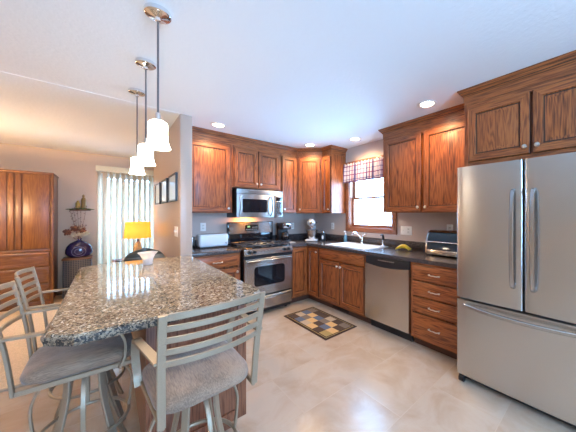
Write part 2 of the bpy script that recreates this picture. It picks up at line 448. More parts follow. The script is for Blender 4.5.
XL, YR, YF = -6.5, -6.0, 2.38
m = MB(); m.box(XL - .1, 0.1, YR - .1, YF + .1, -0.08, 0.0); struct('floor', m, M['tile'])
m = MB(); m.box(XL, -2.38, -0.66, YF, 0.0005, 0.012); struct('floor_carpet', m, M['carpet'])
m = MB(); m.box(XL - .1, 0.1, YR - .1, YF + .1, H, H + 0.1); struct('ceiling', m, M['ceiling'])
m = MB(); m.box(XL, -2.3795, -0.70, YF, H - 0.004, H - .0005); struct('ceiling_living', m, M['ceiling'])
def wall_hole(name, axis, p0, p1, a0, a1, h, mat):
    """wall between p0,p1 across, a0..a1 along, h = list of (b0,b1,z0,z1) holes sorted"""
    m = MB()
    def bx(u0, u1, z0, z1):
        if u1 - u0 < 1e-4 or z1 - z0 < 1e-4: return
        if axis == 'x': m.box(p0, p1, u0, u1, z0, z1)
        else: m.box(u0, u1, p0, p1, z0, z1)
    u = a0
    for b0, b1, z0, z1 in h:
        bx(u, b0, 0, H); bx(b0, b1, 0, z0); bx(b0, b1, z1, H); u = b1
    bx(u, a1, 0, H)
    return struct(name, m, mat)
wall_hole('wall_right', 'x', 0.0, 0.12, YR, YF, [(-1.775, -0.945, 1.16, 2.15)], M['wall'])
wall_hole('wall_back', 'y', 0.0, 0.12, -2.264, 0.0, [], M['wall'])
wall_hole('wall_far', 'y', YF, YF + 0.12, XL, 0.0, [(-3.08, -1.5, 0.0, 2.12)], M['wall_tan'])
wall_hole('wall_left', 'x', XL - 0.12, XL, YR, YF, [], M['wall_tan'])
wall_hole('wall_rear', 'y', YR - 0.12, YR, XL, 0.0, [(-3.4, -1.8, 1.05, 2.15)], M['wall_tan'])
m = MB(); m.box(-2.38, -2.264, -0.70, 1.40, 0, H, 0.006)
struct('wall_partition', m, plain('partition_paint', (0.47, 0.36, 0.29), 0.34, bump=0.06, bscale=120))

# window above the sink
m = MB()
for a in ((-1.85, -1.775), (-0.945, -0.870)): m.box(-0.022, 0.0, a[0], a[1], 1.085, 2.225, 0.004)
m.box(-0.022, 0.0, -1.775, -0.945, 1.085, 1.16, 0.004); m.box(-0.022, 0.0, -1.775, -0.945, 2.15, 2.225, 0.004)
for a in ((-1.775, -1.763), (-0.957, -0.945)): m.box(0.0, 0.11, a[0], a[1], 1.16, 2.15)
m.box(0.0, 0.11, -1.763, -0.957, 1.16, 1.172); m.box(0.0, 0.11, -1.763, -0.957, 2.138, 2.15)
wf = struct('window_1', m, M['casing'])
for nm, z0, z1, x0 in (('window_sash', 1.172, 1.64, 0.045), ('window_sash', 1.61, 2.138, 0.078)):
    m = MB(); t = 0.038
    m.box(x0, x0 + 0.03, -1.763, -1.763 + t, z0, z1, 0.003); m.box(x0, x0 + 0.03, -0.957 - t, -0.957, z0, z1, 0.003)
    m.box(x0, x0 + 0.03, -1.763 + t, -0.957 - t, z0, z0 + t * 0.85, 0.003); m.box(x0, x0 + 0.03, -1.763 + t, -0.957 - t, z1 - t * 0.85, z1, 0.003)
    sash = struct(nm, m, M['casing'], wf)
    m = MB(); m.box(x0 + 0.012, x0 + 0.016, -1.763 + t, -0.957 - t, z0 + t * .85, z1 - t * .85); struct('window_pane', m, M['pane'], sash)

# baseboard strip of the far wall and the carpet edge
m = MB(); m.box(-4.8, -3.15, YF - 0.015, YF, 0.012, 0.10, 0.004); struct('baseboard_far', m, M['arm_h'])
m = MB(); m.box(XL, -2.40, -0.685, -0.655, 0.001, 0.014, 0.004); struct('trim_1', m, plain('carpet_edge_strip', (.42, .33, .24), .6))

# ---------------------------------------------------------------- cabinet builders (front towards local -y)
def door(parent, x0, x1, z0, z1, yb, knob=None, kz='top', fw=0.055, th=0.02, loc=None, rz=0):
    yf = yb - th
    m = MB()
    m.rings_y(x0, x1, z0, z1, [(0, yb), (0, yf + .004), (.004, yf), (fw, yf), (fw + .006, yf + .010), (fw + .014, yf + .011), (fw + .042, yf + .003)], 0, 1, (2,), 0, (0, 4))
    d = m.build('door', [M['oak_v'], M['oak_h'], M['glaze_shade']], parent, loc, rz)
    if knob:
        kx = x0 + 0.028 if knob == 'L' else x1 - 0.028
        kzz = z1 - 0.05 if kz == 'top' else z0 + 0.05
        m = MB(); m.lathe([(.007, 0), (.006, .012), (.015, .018), (.017, .025), (.013, .031), (.002, .033)], (kx, yf, kzz), 14, 0, axis='Y')
        m.build('knob', M['nickel'], d)
    return d

def pull(parent, cx, y, z, w=0.10, mat=None):
    m = MB()
    pts = smooth_path([(cx - w / 2, y, z), (cx - w / 2 + .004, y - .02, z + .002), (cx - w / 4, y - .028, z - .002), (cx, y - .029, z), (cx + w / 4, y - .028, z - .002), (cx + w / 2 - .004, y - .02, z + .002), (cx + w / 2, y, z)], 4)
    m.sweep(pts, 0.005, n=8)
    m.sphere((cx - w / 2, y - .018, z), .0085); m.sphere((cx + w / 2, y - .018, z), .0085)
    return m.build('handle', mat or M['nickel'], parent)

def drawer(parent, x0, x1, z0, z1, yb, th=0.02, handle=True):
    yf = yb - th
    m = MB(); m.rings_y(x0, x1, z0, z1, [(0, yb), (0, yf + .009), (.006, yf + .006), (.020, yf + .002), (.024, yf)], 0, 0, None, 0, (0,))
    d = m.build('drawer', [M['oak_h'], M['oak_h'], M['glaze_shade']], parent)
    if handle: pull(d, (x0 + x1) / 2, yf, (z0 + z1) / 2)
    return d

CT = 0.875  # underside of worktops
def base_body(t, x0, x1, depth=0.61, vent=False):
    m = MB()
    m.box(x0, x1, -depth + .02, -.001, 0.10, CT)
    m.build('body', M['oak_v'], t)
    # face frame
    m = MB(); s = 0.032
    m.box(x0, x0 + s, -depth, -depth + .02, 0.10, CT, mi=0); m.box(x1 - s, x1, -depth, -depth + .02, 0.10, CT, mi=0)
    m.box(x0 + s, x1 - s, -depth, -depth + .0199, CT - .04, CT, mi=1); m.box(x0 + s, x1 - s, -depth, -depth + .0199, 0.10, 0.14, mi=1)
    m.build('face_frame', [M['oak_v'], M['oak_h']], t)
    m = MB(); m.box(x0, x1, -depth + .085, -depth + .10, 0.0, 0.10); k = m.build('toe_kick', M['toe'], t)
    if vent:
        c = (x0 + x1) / 2 - 0.08
        m = MB(); m.box(c - .16, c + .16, -depth + .078, -depth + .085, 0.02, 0.085, .002)
        for i in range(15): m.box(c - .148 + i * .02, c - .138 + i * .02, -depth + .074, -depth + .078, 0.03, 0.075)
        m.build('vent_grille', M['inside'], k)

UB, UT = 1.385, 2.33
def upper_body(t, x0, x1, z0=UB, z1=UT, depth=0.32, s=0.03):
    m = MB(); m.box(x0, x1, -depth + .02, -.001, z0, z1, mi=0); m.build('body', M['oak_v'], t)
    m = MB()
    m.box(x0, x0 + s, -depth, -depth + .02, z0, z1, mi=0); m.box(x1 - s, x1, -depth, -depth + .02, z0, z1, mi=0)
    m.box(x0 + s, x1 - s, -depth, -depth + .0199, z1 - .05, z1, mi=1); m.box(x0 + s, x1 - s, -depth, -depth + .0199, z0, z0 + .03, mi=1)
    m.build('face_frame', [M['oak_v'], M['oak_h']], t)

RW = -PI / 2   # things on the right wall: local x = -Y, local y = X
# ---- base run, back wall
t = thing('base_cabinet', 'oak base cabinet left of the stainless range, one drawer above a door', 'cabinet', (-2.262, 0, 0))
base_body(t, 0, 0.572)
drawer(t, .025, .548, .715, .850, -.61); door(t, .025, .548, .13, .69, -.61, 'R')
# ---- corner base
t = thing('corner_cabinet', 'oak corner base cabinet whose two narrow doors meet in the inner corner', 'cabinet', (0, 0, 0))
m = MB(); m.prism([(-.926, -.001), (-.001, -.001), (-.001, -.896), (-.61, -.896), (-.61, -.61), (-.926, -.61)], .10, CT); m.build('body', M['oak_v'], t)
m = MB(); m.box(-.926, -.52, -.525, -.51, 0, .10); m.box(-.525, -.51, -.896, -.525, 0, .10); m.build('toe_kick', M['toe'], t)
door(t, -.905, -.634, .13, .850, -.61, fw=.05)
door(t, .012, .272, .13, .850, 0, 'R', fw=.05, loc=(-.61, -.622, 0), rz=RW)
# ---- sink base
t = thing('sink_cabinet', 'oak sink base cabinet with two knobbed doors below a plain front panel', 'cabinet', (0, -.8985, 0), RW)
base_body(t, 0, .908, vent=True)
drawer(t, .025, .885, .725, .850, -.61, handle=False)
door(t, .025, .450, .13, .705, -.61, 'R'); door(t, .460, .885, .13, .705, -.61, 'L')
# ---- drawer base
t = thing('drawer_cabinet', 'oak cabinet of four stacked drawers between dishwasher and refrigerator', 'cabinet', (0, -2.414, 0), RW)
base_body(t, 0, .526)
for z0, z1 in ((.700, .850), (.540, .685), (.375, .525), (.13, .360)): drawer(t, .025, .503, z0, z1, -.61)

# ---- worktops
t = thing('countertop', 'short dark laminate countertop between partition wall and range', 'countertop', (-2.263, 0, 0))
m = MB(); m.box(0, .573, -.635, -.001, CT + .0005, .915, .006); m.build('worktop', M['laminate'], t)
m = MB(); m.box(0, .573, -.020, -.001, .9155, 1.015, .003); m.build('backsplash', M['laminate'], t)
t = thing('countertop', 'long L-shaped dark laminate countertop with the white sink set into it', 'countertop', (0, 0, 0))
SK = (-.545, -.125, -1.735, -1.005)   # cut-out x0 x1 y0 y1
m = MB(); z0, z1 = CT + .0005, .915
P = [(-.926, -.635, -.635, -.001), (-.635, -.001, SK[3], -.001), (-.635, SK[0], SK[2], SK[3]), (SK[1], -.001, SK[2], SK[3]), (-.635, -.001, -2.94, SK[2])]
for x0, x1, y0, y1 in P: m.box(x0, x1, y0, y1, z0, z1)
m.build('worktop', M['laminate'], t)
m = MB(); m.box(-.926, -.001, -.020, -.001, .9155, 1.015, .003); m.box(-.020, -.001, -2.94, -.0205, .9155, 1.015, .003); m.build('backsplash', M['laminate'], t)

# ---- sink
t = thing('sink', 'white double bowl drop-in sink below the window', 'sink', (0, 0, 0.915))
def basin(m, x0, x1, y0, y1, d):
    a = 0.012
    ring = lambda ins, z: [(x0 + ins, y0 + ins, z), (x1 - ins, y0 + ins, z), (x1 - ins, y1 - ins, z), (x0 + ins, y1 - ins, z)]
    rr = [[m.bm.verts.new(p) for p in ring(i, z)] for i, z in ((0, .008), (.008, .0), (.02, -d + .02), (.035, -d))]
    for a_, b_ in zip(rr, rr[1:]):
        for i in range(4): m.bm.faces.new([a_[i], a_[(i + 1) % 4], b_[(i + 1) % 4], b_[i]])
    m.bm.faces.new(rr[-1])
m = MB(); ox0, ox1, oy0, oy1 = -.565, -.075, -1.755, -.985; b1 = (-.53, -.19, -1.36, -1.02); b2 = (-.53, -.19, -1.72, -1.395)
zr0, zr1 = .0006, .010
for x0, x1, y0, y1 in ((ox0, -.53, oy0, oy1), (-.19, ox1, oy0, oy1), (-.53, -.19, oy0, -1.72), (-.53, -.19, -1.395, -1.36), (-.53, -.19, -1.02, oy1)):
    m.box(x0, x1, y0, y1, zr0, zr1)
m.build('rim', M['white_gloss'], t)
for b in (b1, b2):
    m = MB(); basin(m, *b, 0.035 + .0); o = m.build('bowl', M['white_gloss'], t)
    m = MB(); m.lathe([(.03, 0), (.032, .002), (.02, .003)], ((b[0] + b[1]) / 2, (b[2] + b[3]) / 2, -.0345), 16); m.build('drain', M['chrome'], o)
# faucet
t = thing('faucet', 'chrome kitchen faucet with an angled spout standing behind the sink', 'faucet', (-.125, -1.32, .9255), RW)
m = MB(); m.lathe([(.028, 0), (.028, .008), (.022, .016), (.021, .085), (.018, .10), (.004, .108)], (0, 0, 0), 18); m.build('body', M['chrome'], t)
m = MB(); m.sweep(smooth_path([(0, -.005, .07), (-.01, -.05, .125), (-.02, -.11, .165), (-.025, -.17, .17), (-.025, -.195, .145)], 5), .011, n=10); m.build('spout', M['chrome'], t)
m = MB(); m.sweep(smooth_path([(.0, .0, .10), (.03, .005, .135), (.065, .01, .155)], 4), [.012, .010, .008, .007, .007], n=10); m.build('lever', M['chrome'], t)
t = thing('sprayer', 'small black pull-out sprayer standing right of the faucet', 'sprayer', (-.105, -1.69, .9255))
t.scale = (1.25, 1.25, 1.35)
m = MB(); m.lathe([(.02, 0), (.02, .008), (.012, .014), (.011, .06)], (0, 0, 0), 14); m.build('base', M['chrome'], t)
m = MB(); m.lathe([(.013, .0605), (.015, .075), (.013, .10), (.006, .112)], (0, 0, 0), 14); m.sweep([(0, 0, .10), (-.02, 0, .115), (-.045, 0, .112)], [.010, .009, .006], n=8); m.build('spray_head', M['black'], t)

# ---- dishwasher
t = thing('dishwasher', 'stainless dishwasher with a black curved control panel under the countertop', 'dishwasher', (0, -1.811, 0), RW)
m = MB(); m.box(0.003, .598, -.60, -.02, .105, CT - .003); m.build('tub', M['black'], t)
m = MB(); n = 16; W_ = (.006, .596); poly = [(W_[0], .125), (W_[1], .125)]
for i in range(n + 1):
    u = 1 - i / n; poly.append((W_[0] + u * (W_[1] - W_[0]), .795 - .035 * math.sin(PI * (0.08 + .84 * u)) ))
a = [m.bm.verts.new((x, -.601, z)) for x, z in poly]; b = [m.bm.verts.new((x, -.640, z)) for x, z in poly]
m.bm.faces.new(a); m.bm.faces.new(b[::-1])
for i in range(len(poly)): m.bm.faces.new([a[i], b[i], b[(i + 1) % len(poly)], a[(i + 1) % len(poly)]])
m.build('door', M['steel'], t)
m = MB(); m.box(.006, .596, -.628, -.601, .70, .868, .006); cp = m.build('control_panel', M['black'], t)
m = MB()
for i in range(9): m.lathe([(.006, 0), (.006, .002)], (.20 + i * .025, -.628, .835), 8, axis='Y')
m.build('buttons', M['nickel'], cp)
m = MB(); m.box(.02, .58, -.54, -.52, .0, .10); m.build('toe_kick', M['black'], t)

# ---- range
t = thing('range', 'stainless gas range with oven window and black grates on the back wall', 'stove', (-1.660, 0, 0))
t.scale = (.965, 1, 1)
w = .757
m = MB(); m.box(.004, w - .004, -.62, -.03, .03, .895); m.build('body', M['black'], t)
m = MB(); m.box(.0, w, -.655, -.06, .896, .915, .006); m.build('cooktop', M['black_gloss'], t)
m = MB(); m.prism_x([(-.62, .822), (-.668, .822), (-.672, .835), (-.655, .905), (-.64, .914), (-.62, .914)], .0, w); cp = m.build('control_panel', M['steel'], t)
for kx in (.075, .145, .38, .612, .682):
    if kx == .38: continue
    m = MB(); m.lathe([(.024, 0), (.024, .012), (.020, .03), (.004, .032)], (kx, -.664, .866), 16, axis='Y'); m.box(kx - .004, kx + .004, -.703, -.694, .846, .886, .002)
    m.build('knob', M['black'], cp)
m = MB(); m.box(.0, w, -.655, -.621, .776, .8205); m.build('vent_strip', M['black'], t)
m = MB(); m.rings_y(.004, w - .004, .275, .774, [(0, -.621), (0, -.655), (.006, -.662)], 0, 0); d = m.build('oven_door', M['steel'], t)
# rounded window
def rounded(x0, x1, z0, z1, r, k=6):
    pts = []
    for cx, cz, a0 in ((x1 - r, z1 - r, 0), (x0 + r, z1 - r, 90), (x0 + r, z0 + r, 180), (x1 - r, z0 + r, 270)):
        for i in range(k + 1):
            a = R(a0 + 90 * i / k); pts.append((cx + r * math.cos(a), cz + r * math.sin(a)))
    return pts
def plate(m, pts, y0, y1, mi=0):
    a = [m.bm.verts.new((x, y0, z)) for x, z in pts]; b = [m.bm.verts.new((x, y1, z)) for x, z in pts]
    fs = [m.bm.faces.new(a), m.bm.faces.new(b[::-1])]
    fs += [m.bm.faces.new([a[i], b[i], b[(i + 1) % len(pts)], a[(i + 1) % len(pts)]]) for i in range(len(pts))]
    for f in fs: f.material_index = mi
m = MB(); plate(m, rounded(.145, w - .135, .40, .665, .045), -.661, -.666); m.build('oven_window', M['black_gloss'], d)
m = MB(); m.sweep([(.035, -.705, .742), (w - .035, -.705, .742)], 0, sec=(.012, .016), up=(0, 0, 1)); m.box(.04, .065, -.70, -.6625, .73, .755, .003); m.box(w - .065, w - .04, -.70, -.6625, .73, .755, .003); m.build('oven_handle', M['steel_dark'], d)
m = MB(); m.box(.0, w, -.645, -.621, .255, .2745); m.build('door_gap', M['black'], t)
m = MB(); m.rings_y(.004, w - .004, .085, .253, [(0, -.621), (0, -.655), (.006, -.660)], 0, 0); d = m.build('warming_drawer', M['steel'], t)
m = MB(); m.sweep(smooth_path([(.06, -.668, .218), (.12, -.68, .222), (w / 2, -.686, .223), (w - .12, -.68, .222), (w - .06, -.668, .218)], 5), .009, n=8); m.build('drawer_handle', M['steel_dark'], d)
for lx in (.06, w - .06):
    for ly in (-.57, -.10):
        m = MB(); m.lathe([(.02, 0), (.02, .03)], (lx, ly, 0), 10); m.build('foot', M['black'], t)
m = MB(); m.box(.0, w, -.075, -.022, .9155, 1.085, .004, 0); m.box(.0, w, -.074, -.022, 1.0851, 1.25, .004, 0); plate(m, rounded(.022, w - .022, 1.075, 1.238, .012), -.0745, -.079, 1); bgd = m.build('backguard', [M['black_gloss'], M['steel']], t)
m = MB(); plate(m, rounded(.27, .49, 1.115, 1.205, .02), -.0785, -.084); dsp = m.build('control_display', M['black_gloss'], bgd)
m = MB()
for i in range(5):
    m.box(.285 + i * .022, .30 + i * .022, -.086, -.084, 1.13, 1.14); m.box(.385 + i * .018, .396 + i * .018, -.086, -.084, 1.13, 1.14); m.box(.385 + i * .018, .396 + i * .018, -.086, -.084, 1.16, 1.17)
m.build('buttons', M['nickel'], dsp)
M['display'] = plain('clock_digits', (0.05, 0.3, 0.2), .4, emit=(0.55, 0.9, 0.4), es=1.5)
m = MB()
# clock digits 1:25
def seg_digit(m, x, z, d, y, h=.022):
    w_ = h * .5; t_ = h * .13
    segs = {'0': 'abcdef', '1': 'bc', '2': 'abged', '5': 'afgcd'}[d]
    g = {'a': (0, w_, h - t_, h), 'd': (0, w_, 0, t_), 'g': (0, w_, h / 2 - t_ / 2, h / 2 + t_ / 2), 'f': (0, t_, h / 2, h), 'e': (0, t_, 0, h / 2), 'b': (w_ - t_, w_, h / 2, h), 'c': (w_ - t_, w_, 0, h / 2)}
    for s_ in segs: a0, a1, b0, b1 = g[s_]; m.box(x + a0, x + a1, y - .0015, y, z + b0, z + b1)
for k, d_ in enumerate('125'): seg_digit(m, .30 + k * .018, 1.165, d_, -.084)
m.build('clock', M['display'], dsp)
# burners and grates
for bx, by, br in ((.16, -.50, .045), (.16, -.23, .036), (.38, -.36, .05), (.60, -.50, .05), (.60, -.23, .036)):
    m = MB(); m.lathe([(br, 0), (br, .010), (br * .75, .012), (br * .75, .02), (br * .2, .022)], (bx, by, .9152), 18); m.build('burner', M['iron'], t)
for gx0, gx1 in ((.03, .265), (.272, .487), (.494, .73)):
    m = MB(); gz = .9452; y0, y1 = -.625, -.10; r_ = .0055; c_ = (gx0 + gx1) / 2
    bars = [((gx0, y0), (gx1, y0)), ((gx0, y1), (gx1, y1)), ((gx0, y0), (gx0, y1)), ((gx1, y0), (gx1, y1)), ((gx0, (y0 + y1) / 2), (gx1, (y0 + y1) / 2)), ((c_, y0), (c_, y0 + .09)), ((c_, y1), (c_, y1 - .09)), ((c_, -.41), (c_, -.31)),
            ((gx0, -.50), (gx0 + .07, -.50)), ((gx1, -.50), (gx1 - .07, -.50)), ((gx0, -.23), (gx0 + .07, -.23)), ((gx1, -.23), (gx1 - .07, -.23))]
    for p, q in bars: m.sweep([(p[0], p[1], gz), (q[0], q[1], gz)], 0, sec=(r_, r_ * 1.3), up=(0, 0, 1))
    for p in ((gx0, y0), (gx1, y0), (gx0, y1), (gx1, y1), (gx0, -.36), (gx1, -.36)): m.box(p[0] - .006, p[0] + .006, p[1] - .006, p[1] + .006, .9152, gz)
    m.build('grate', M['iron'], t)

# ---- microwave
t = thing('microwave', 'stainless over-the-range microwave with a dark window, mounted above the range', 'microwave', (-1.648, 0, 1.318))
t.scale = (.958, 1, 1)
m = MB(); m.box(.002, .750, -.36, -.002, .004, .405); m.build('body', M['black'], t)
m = MB(); m.box(.0, .752, -.385, -.361, .340, .405, .004); m.build('vent_panel', M['steel_mid'], t)
m = MB(); m.box(.0, .590, -.388, -.361, .003, .338, .004); d = m.build('door', M['steel_mid'], t)
m = MB(); plate(m, rounded(.085, .470, .075, .265, .012), -.3885, -.3915); m.build('window', M['black_gloss'], d)
m = MB(); m.sweep(smooth_path([(.53, -.389, .03), (.535, -.425, .07), (.54, -.435, .17), (.535, -.425, .27), (.53, -.389, .31)], 5), .012, n=8); m.build('handle', M['steel_dark'], d)
m = MB(); m.sweep(smooth_path([(.035, -.389, .03), (.045, -.398, .06), (.06, -.402, .17), (.045, -.398, .28), (.075, -.389, .31)], 5), .010, n=8); m.build('trim_bow', M['steel_mid'], d)
m = MB(); m.box(.592, .752, -.386, -.361, .003, .338, .004); cp = m.build('control_panel', M['steel_mid'], t)
m = MB(); m.box(.625, .735, -.3885, -.3865, .035, .235, .001); kp = m.build('keypad', M['black_gloss'], cp)
m = MB(); m.box(.625, .735, -.3885, -.3865, .255, .31, .001); m.build('display', M['black_gloss'], cp)
m = MB()
for i in range(4):
    for j in range(6): m.box(.636 + i * .025, .650 + i * .025, -.3892, -.3886, .047 + j * .031, .060 + j * .031)
m.build('buttons', plain('keypad_print', (.35, .36, .38), .5), kp)
l = bpy.data.lights.new('cooktop_light', 'AREA'); l.shape = 'RECTANGLE'; l.size = .16; l.size_y = .04; l.energy = 4; l.color = (1.0, .40, .08)
lo = bpy.data.objects.new('cooktop_light', l); COL.objects.link(lo); lo.parent = t; lo.location = (.28, -.12, -.003); lo.rotation_euler = (R(25), 0, 0)

# ---- uppers, back wall
t = thing('wall_cabinet', 'tall single-door oak wall cabinet left of the microwave', 'cabinet', (-2.262, 0, 0))
upper_body(t, 0, .574); door(t, .03, .545, UB + .012, 2.295, -.32, 'R', 'bottom')
t = thing('wall_cabinet', 'short two-door oak wall cabinet directly above the microwave', 'cabinet', (-1.6865, 0, 0))
upper_body(t, 0, .757, 1.742, UT); door(t, .025, .374, 1.758, 2.295, -.32, 'R', 'bottom'); door(t, .383, .732, 1.758, 2.295, -.32, 'L', 'bottom')
t = thing('wall_cabinet', 'narrow single-door oak wall cabinet right of the microwave', 'cabinet', (-.928, 0, 0))
upper_body(t, 0, .305); door(t, .022, .288, UB + .012, 2.295, -.32, 'L', 'bottom', fw=.045)
t = thing('corner_wall_cabinet', 'diagonal oak corner wall cabinet with one angled door', 'cabinet', (0, 0, 0))
m = MB(); m.prism([(-.6215, -.001), (-.001, -.001), (-.001, -.6215), (-.32, -.6215), (-.6215, -.32)], UB, UT); m.build('body', M['oak_v'], t)
door(t, .032, .394, UB + .012, 2.295, 0, 'L', 'bottom', loc=(-.6215, -.32, 0), rz=-PI / 4)
t = thing('wall_cabinet', 'narrow oak wall cabinet between the angled corner cabinet and the window', 'cabinet', (0, -.623, 0), RW)
upper_body(t, 0, .23); door(t, .02, .212, UB + .012, 2.295, -.32, 'R', 'bottom', fw=.045)
# ---- uppers, right wall
t = thing('wall_cabinet', 'large two-door oak wall cabinet right of the window above bananas', 'cabinet', (0, -1.852, 0), RW)
upper_body(t, 0, 1.086); door(t, .03, .525, UB + .012, 2.295, -.32, 'R', 'bottom'); door(t, .56, 1.056, UB + .012, 2.295, -.32, 'L', 'bottom')
t = thing('refrigerator_cabinet', 'deep two-door oak cabinet above the refrigerator', 'cabinet', (0, -2.941, 0), RW)
upper_body(t, 0, .95, 1.786, UT, .61); door(t, .035, .462, 1.822, 2.285, -.61, 'R', 'bottom'); door(t, .480, .915, 1.822, 2.285, -.61, 'L', 'bottom')

# ---- crown mouldings
def moulding(path, prof):
    P = [Vector((x, y)) for x, y in path]; n = len(P); m = MB(); cols = []
    for i in range(n):
        ds = []
        if i > 0: ds.append((P[i] - P[i - 1]).normalized())
        if i < n - 1: ds.append((P[i + 1] - P[i]).normalized())
        ns = [Vector((d.y, -d.x)) for d in ds]
        nn = sum(ns, Vector((0, 0))); nn.normalize(); k = 1 / max(.3, nn.dot(ns[0]))
        cols.append([m.bm.verts.new((P[i].x + nn.x * o * k, P[i].y + nn.y * o * k, z)) for o, z in prof])
    q = len(prof)
    for a, b in zip(cols, cols[1:]):
        for j in range(q):
            f = m.bm.faces.new([a[j], b[j], b[(j + 1) % q], a[(j + 1) % q]]); f.material_index = 1 if j in (2, 4, 6) else 0  # crown steps take the dark colour as painted shadow lines
    m.bm.faces.new(cols[0]); m.bm.faces.new(cols[-1][::-1])
    return m
PROF = [(-.02, 2.3305), (.003, 2.3305), (.003, 2.398), (.010, 2.399), (.012, 2.408), (.018, 2.412), (.030, 2.428), (.036, 2.430), (.038, 2.440), (.046, 2.445), (.046, H - .001), (-.02, H - .001)]
o = moulding([(-2.263, -.32), (-.6215, -.32), (-.32, -.6215), (-.32, -.853), (-.001, -.853)], PROF).build('crown_moulding', [M['oak_h'], M['glaze_shade']], angle=12)
tag(o, 'oak crown moulding running from partition wall round the corner cabinets to the window', 'moulding')
o = moulding([(-.001, -1.852), (-.32, -1.852), (-.32, -2.938)], PROF).build('crown_moulding', [M['oak_y'], M['glaze_shade']], angle=12)
tag(o, 'oak crown moulding on top of the two-door cabinet right of the window', 'moulding')
PROF2 = [(a, z) for a, z in PROF]
o = moulding([(-.38, -2.941), (-.61, -2.941), (-.61, -3.891)], PROF2).build('crown_moulding', [M['oak_y'], M['glaze_shade']], angle=12)
tag(o, 'dark oak crown moulding on top of the cabinet above the refrigerator', 'moulding')

# ---- refrigerator (local x = -Y, front at local y = X)
t = thing('refrigerator', 'stainless french-door refrigerator with a bottom freezer drawer', 'refrigerator', (0, -2.962, 0), RW)
m = MB(); m.box(.004, .881, -.775, -.03, .035, 1.735, .004); m.build('body', plain('grey_cabinet_paint', (.16, .16, .17), .5), t)
def curved_front(m, x0, x1, z0, z1, yb, yf, bow=.006, n=10):
    """door slab with a slightly bowed front and rounded vertical edges"""
    poly = [(x0, yb)]
    for i in range(4): a = R(90 * i / 3); poly.append((x0 + .014 - .014 * math.cos(a), yf + .014 - .014 * math.sin(a)))
    for i in range(1, n): u = i / n; poly.append((x0 + .014 + u * (x1 - x0 - .028), yf - bow * math.sin(PI * u)))
    for i in range(4): a = R(90 * i / 3); poly.append((x1 - .014 + .014 * math.sin(a), yf + .014 - .014 * math.cos(a)))
    poly.append((x1, yb))
    m.prism(poly, z0, z1)
for x0, x1, s in ((.0, .439, 1), (.447, .885, -1)):
    m = MB(); curved_front(m, x0, x1, .697, 1.745, -.78, -.838); d = m.build('door', M['steel'], t)
    hx = x1 - .052 if s > 0 else x0 + .052
    m = MB(); m.sweep(smooth_path([(hx, -.842, .855), (hx, -.880, .875), (hx, -.900, 1.0), (hx, -.908, 1.19), (hx, -.900, 1.38), (hx, -.880, 1.51), (hx, -.842, 1.53)], 6), 0, sec=(.013, .012), up=(1, 0, 0)); m.build('door_handle', M['steel_dark'], d)
m = MB(); curved_front(m, .0, .885, .075, .680, -.78, -.838); d = m.build('freezer_drawer', M['steel'], t)
m = MB(); m.sweep(smooth_path([(.075, -.842, .650), (.085, -.870, .648), (.25, -.900, .640), (.4425, -.908, .637), (.635, -.900, .640), (.80, -.870, .648), (.81, -.842, .650)], 6), 0, sec=(.013, .012), up=(0, 0, 1)); m.build('drawer_handle', M['steel_dark'], d)
m = MB(); m.box(.02, .865, -.790, -.72, .03, .072); m.build('base_grille', M['black'], t)
for lx in (.03, .855):
    m = MB(); m.cyl((lx - .018, -.80, .030), (lx + .018, -.80, .030), .030, n=18); m.build('roller', M['black'], t)

# ---- outlets and switches
def wallplate(name, label, cat, loc, rz, n=1, kind='outlet'):
    t = thing(name, label, cat, loc, rz)
    w_ = .036 + .046 * (n - 1)
    m = MB(); m.box(-w_, w_, -.006, -.0005, -.058, .058, .003); p = m.build('plate', M['plate'], t)
    for k in range(n):
        c = (k - (n - 1) / 2) * .046 * 2 / (1 if n == 1 else 1.3)
        kd = kind if n == 1 else ('switch' if k == 0 else 'outlet') if kind == 'mixed' else kind
        if kd == 'outlet':
            m = MB()
            for dz in (-.020, .020):
                m.box(c - .016, c + .016, -.0085, -.006, dz - .014, dz + .014, .002, 0)
                for dx in (-.006, .006): m.box(c + dx - .0012, c + dx + .0012, -.0092, -.0085, dz - .004, dz + .006, 0, 1)
            m.build('socket', [M['white'], M['black']], p)
        else:
            m = MB(); m.box(c - .005, c + .005, -.018, -.006, -.006, .012, .002); m.build('toggle', M['white'], p)
    return t
wallplate('outlet', 'white wall outlet above the pale toaster', 'outlet', (-1.97, 0, 1.19), 0)
wallplate('outlet', 'white wall outlet between coffee maker and corner', 'outlet', (-.50, 0, 1.16), 0)
wallplate('outlet', 'white wall outlet on the right wall between stand mixer and window', 'outlet', (0, -.53, 1.16), RW)
wallplate('outlet', 'wide white double wall plate right of the window above the bananas', 'outlet', (0, -1.99, 1.15), RW, 2, 'mixed')
wallplate('outlet', 'small white outlet half hidden behind the toaster oven', 'outlet', (0, -2.56, 1.19), RW)
t = wallplate('light_switch', 'white light switch on the partition wall below the pictures', 'switch', (-2.38, -.50, 1.17), -PI / 2, 2, 'switch')

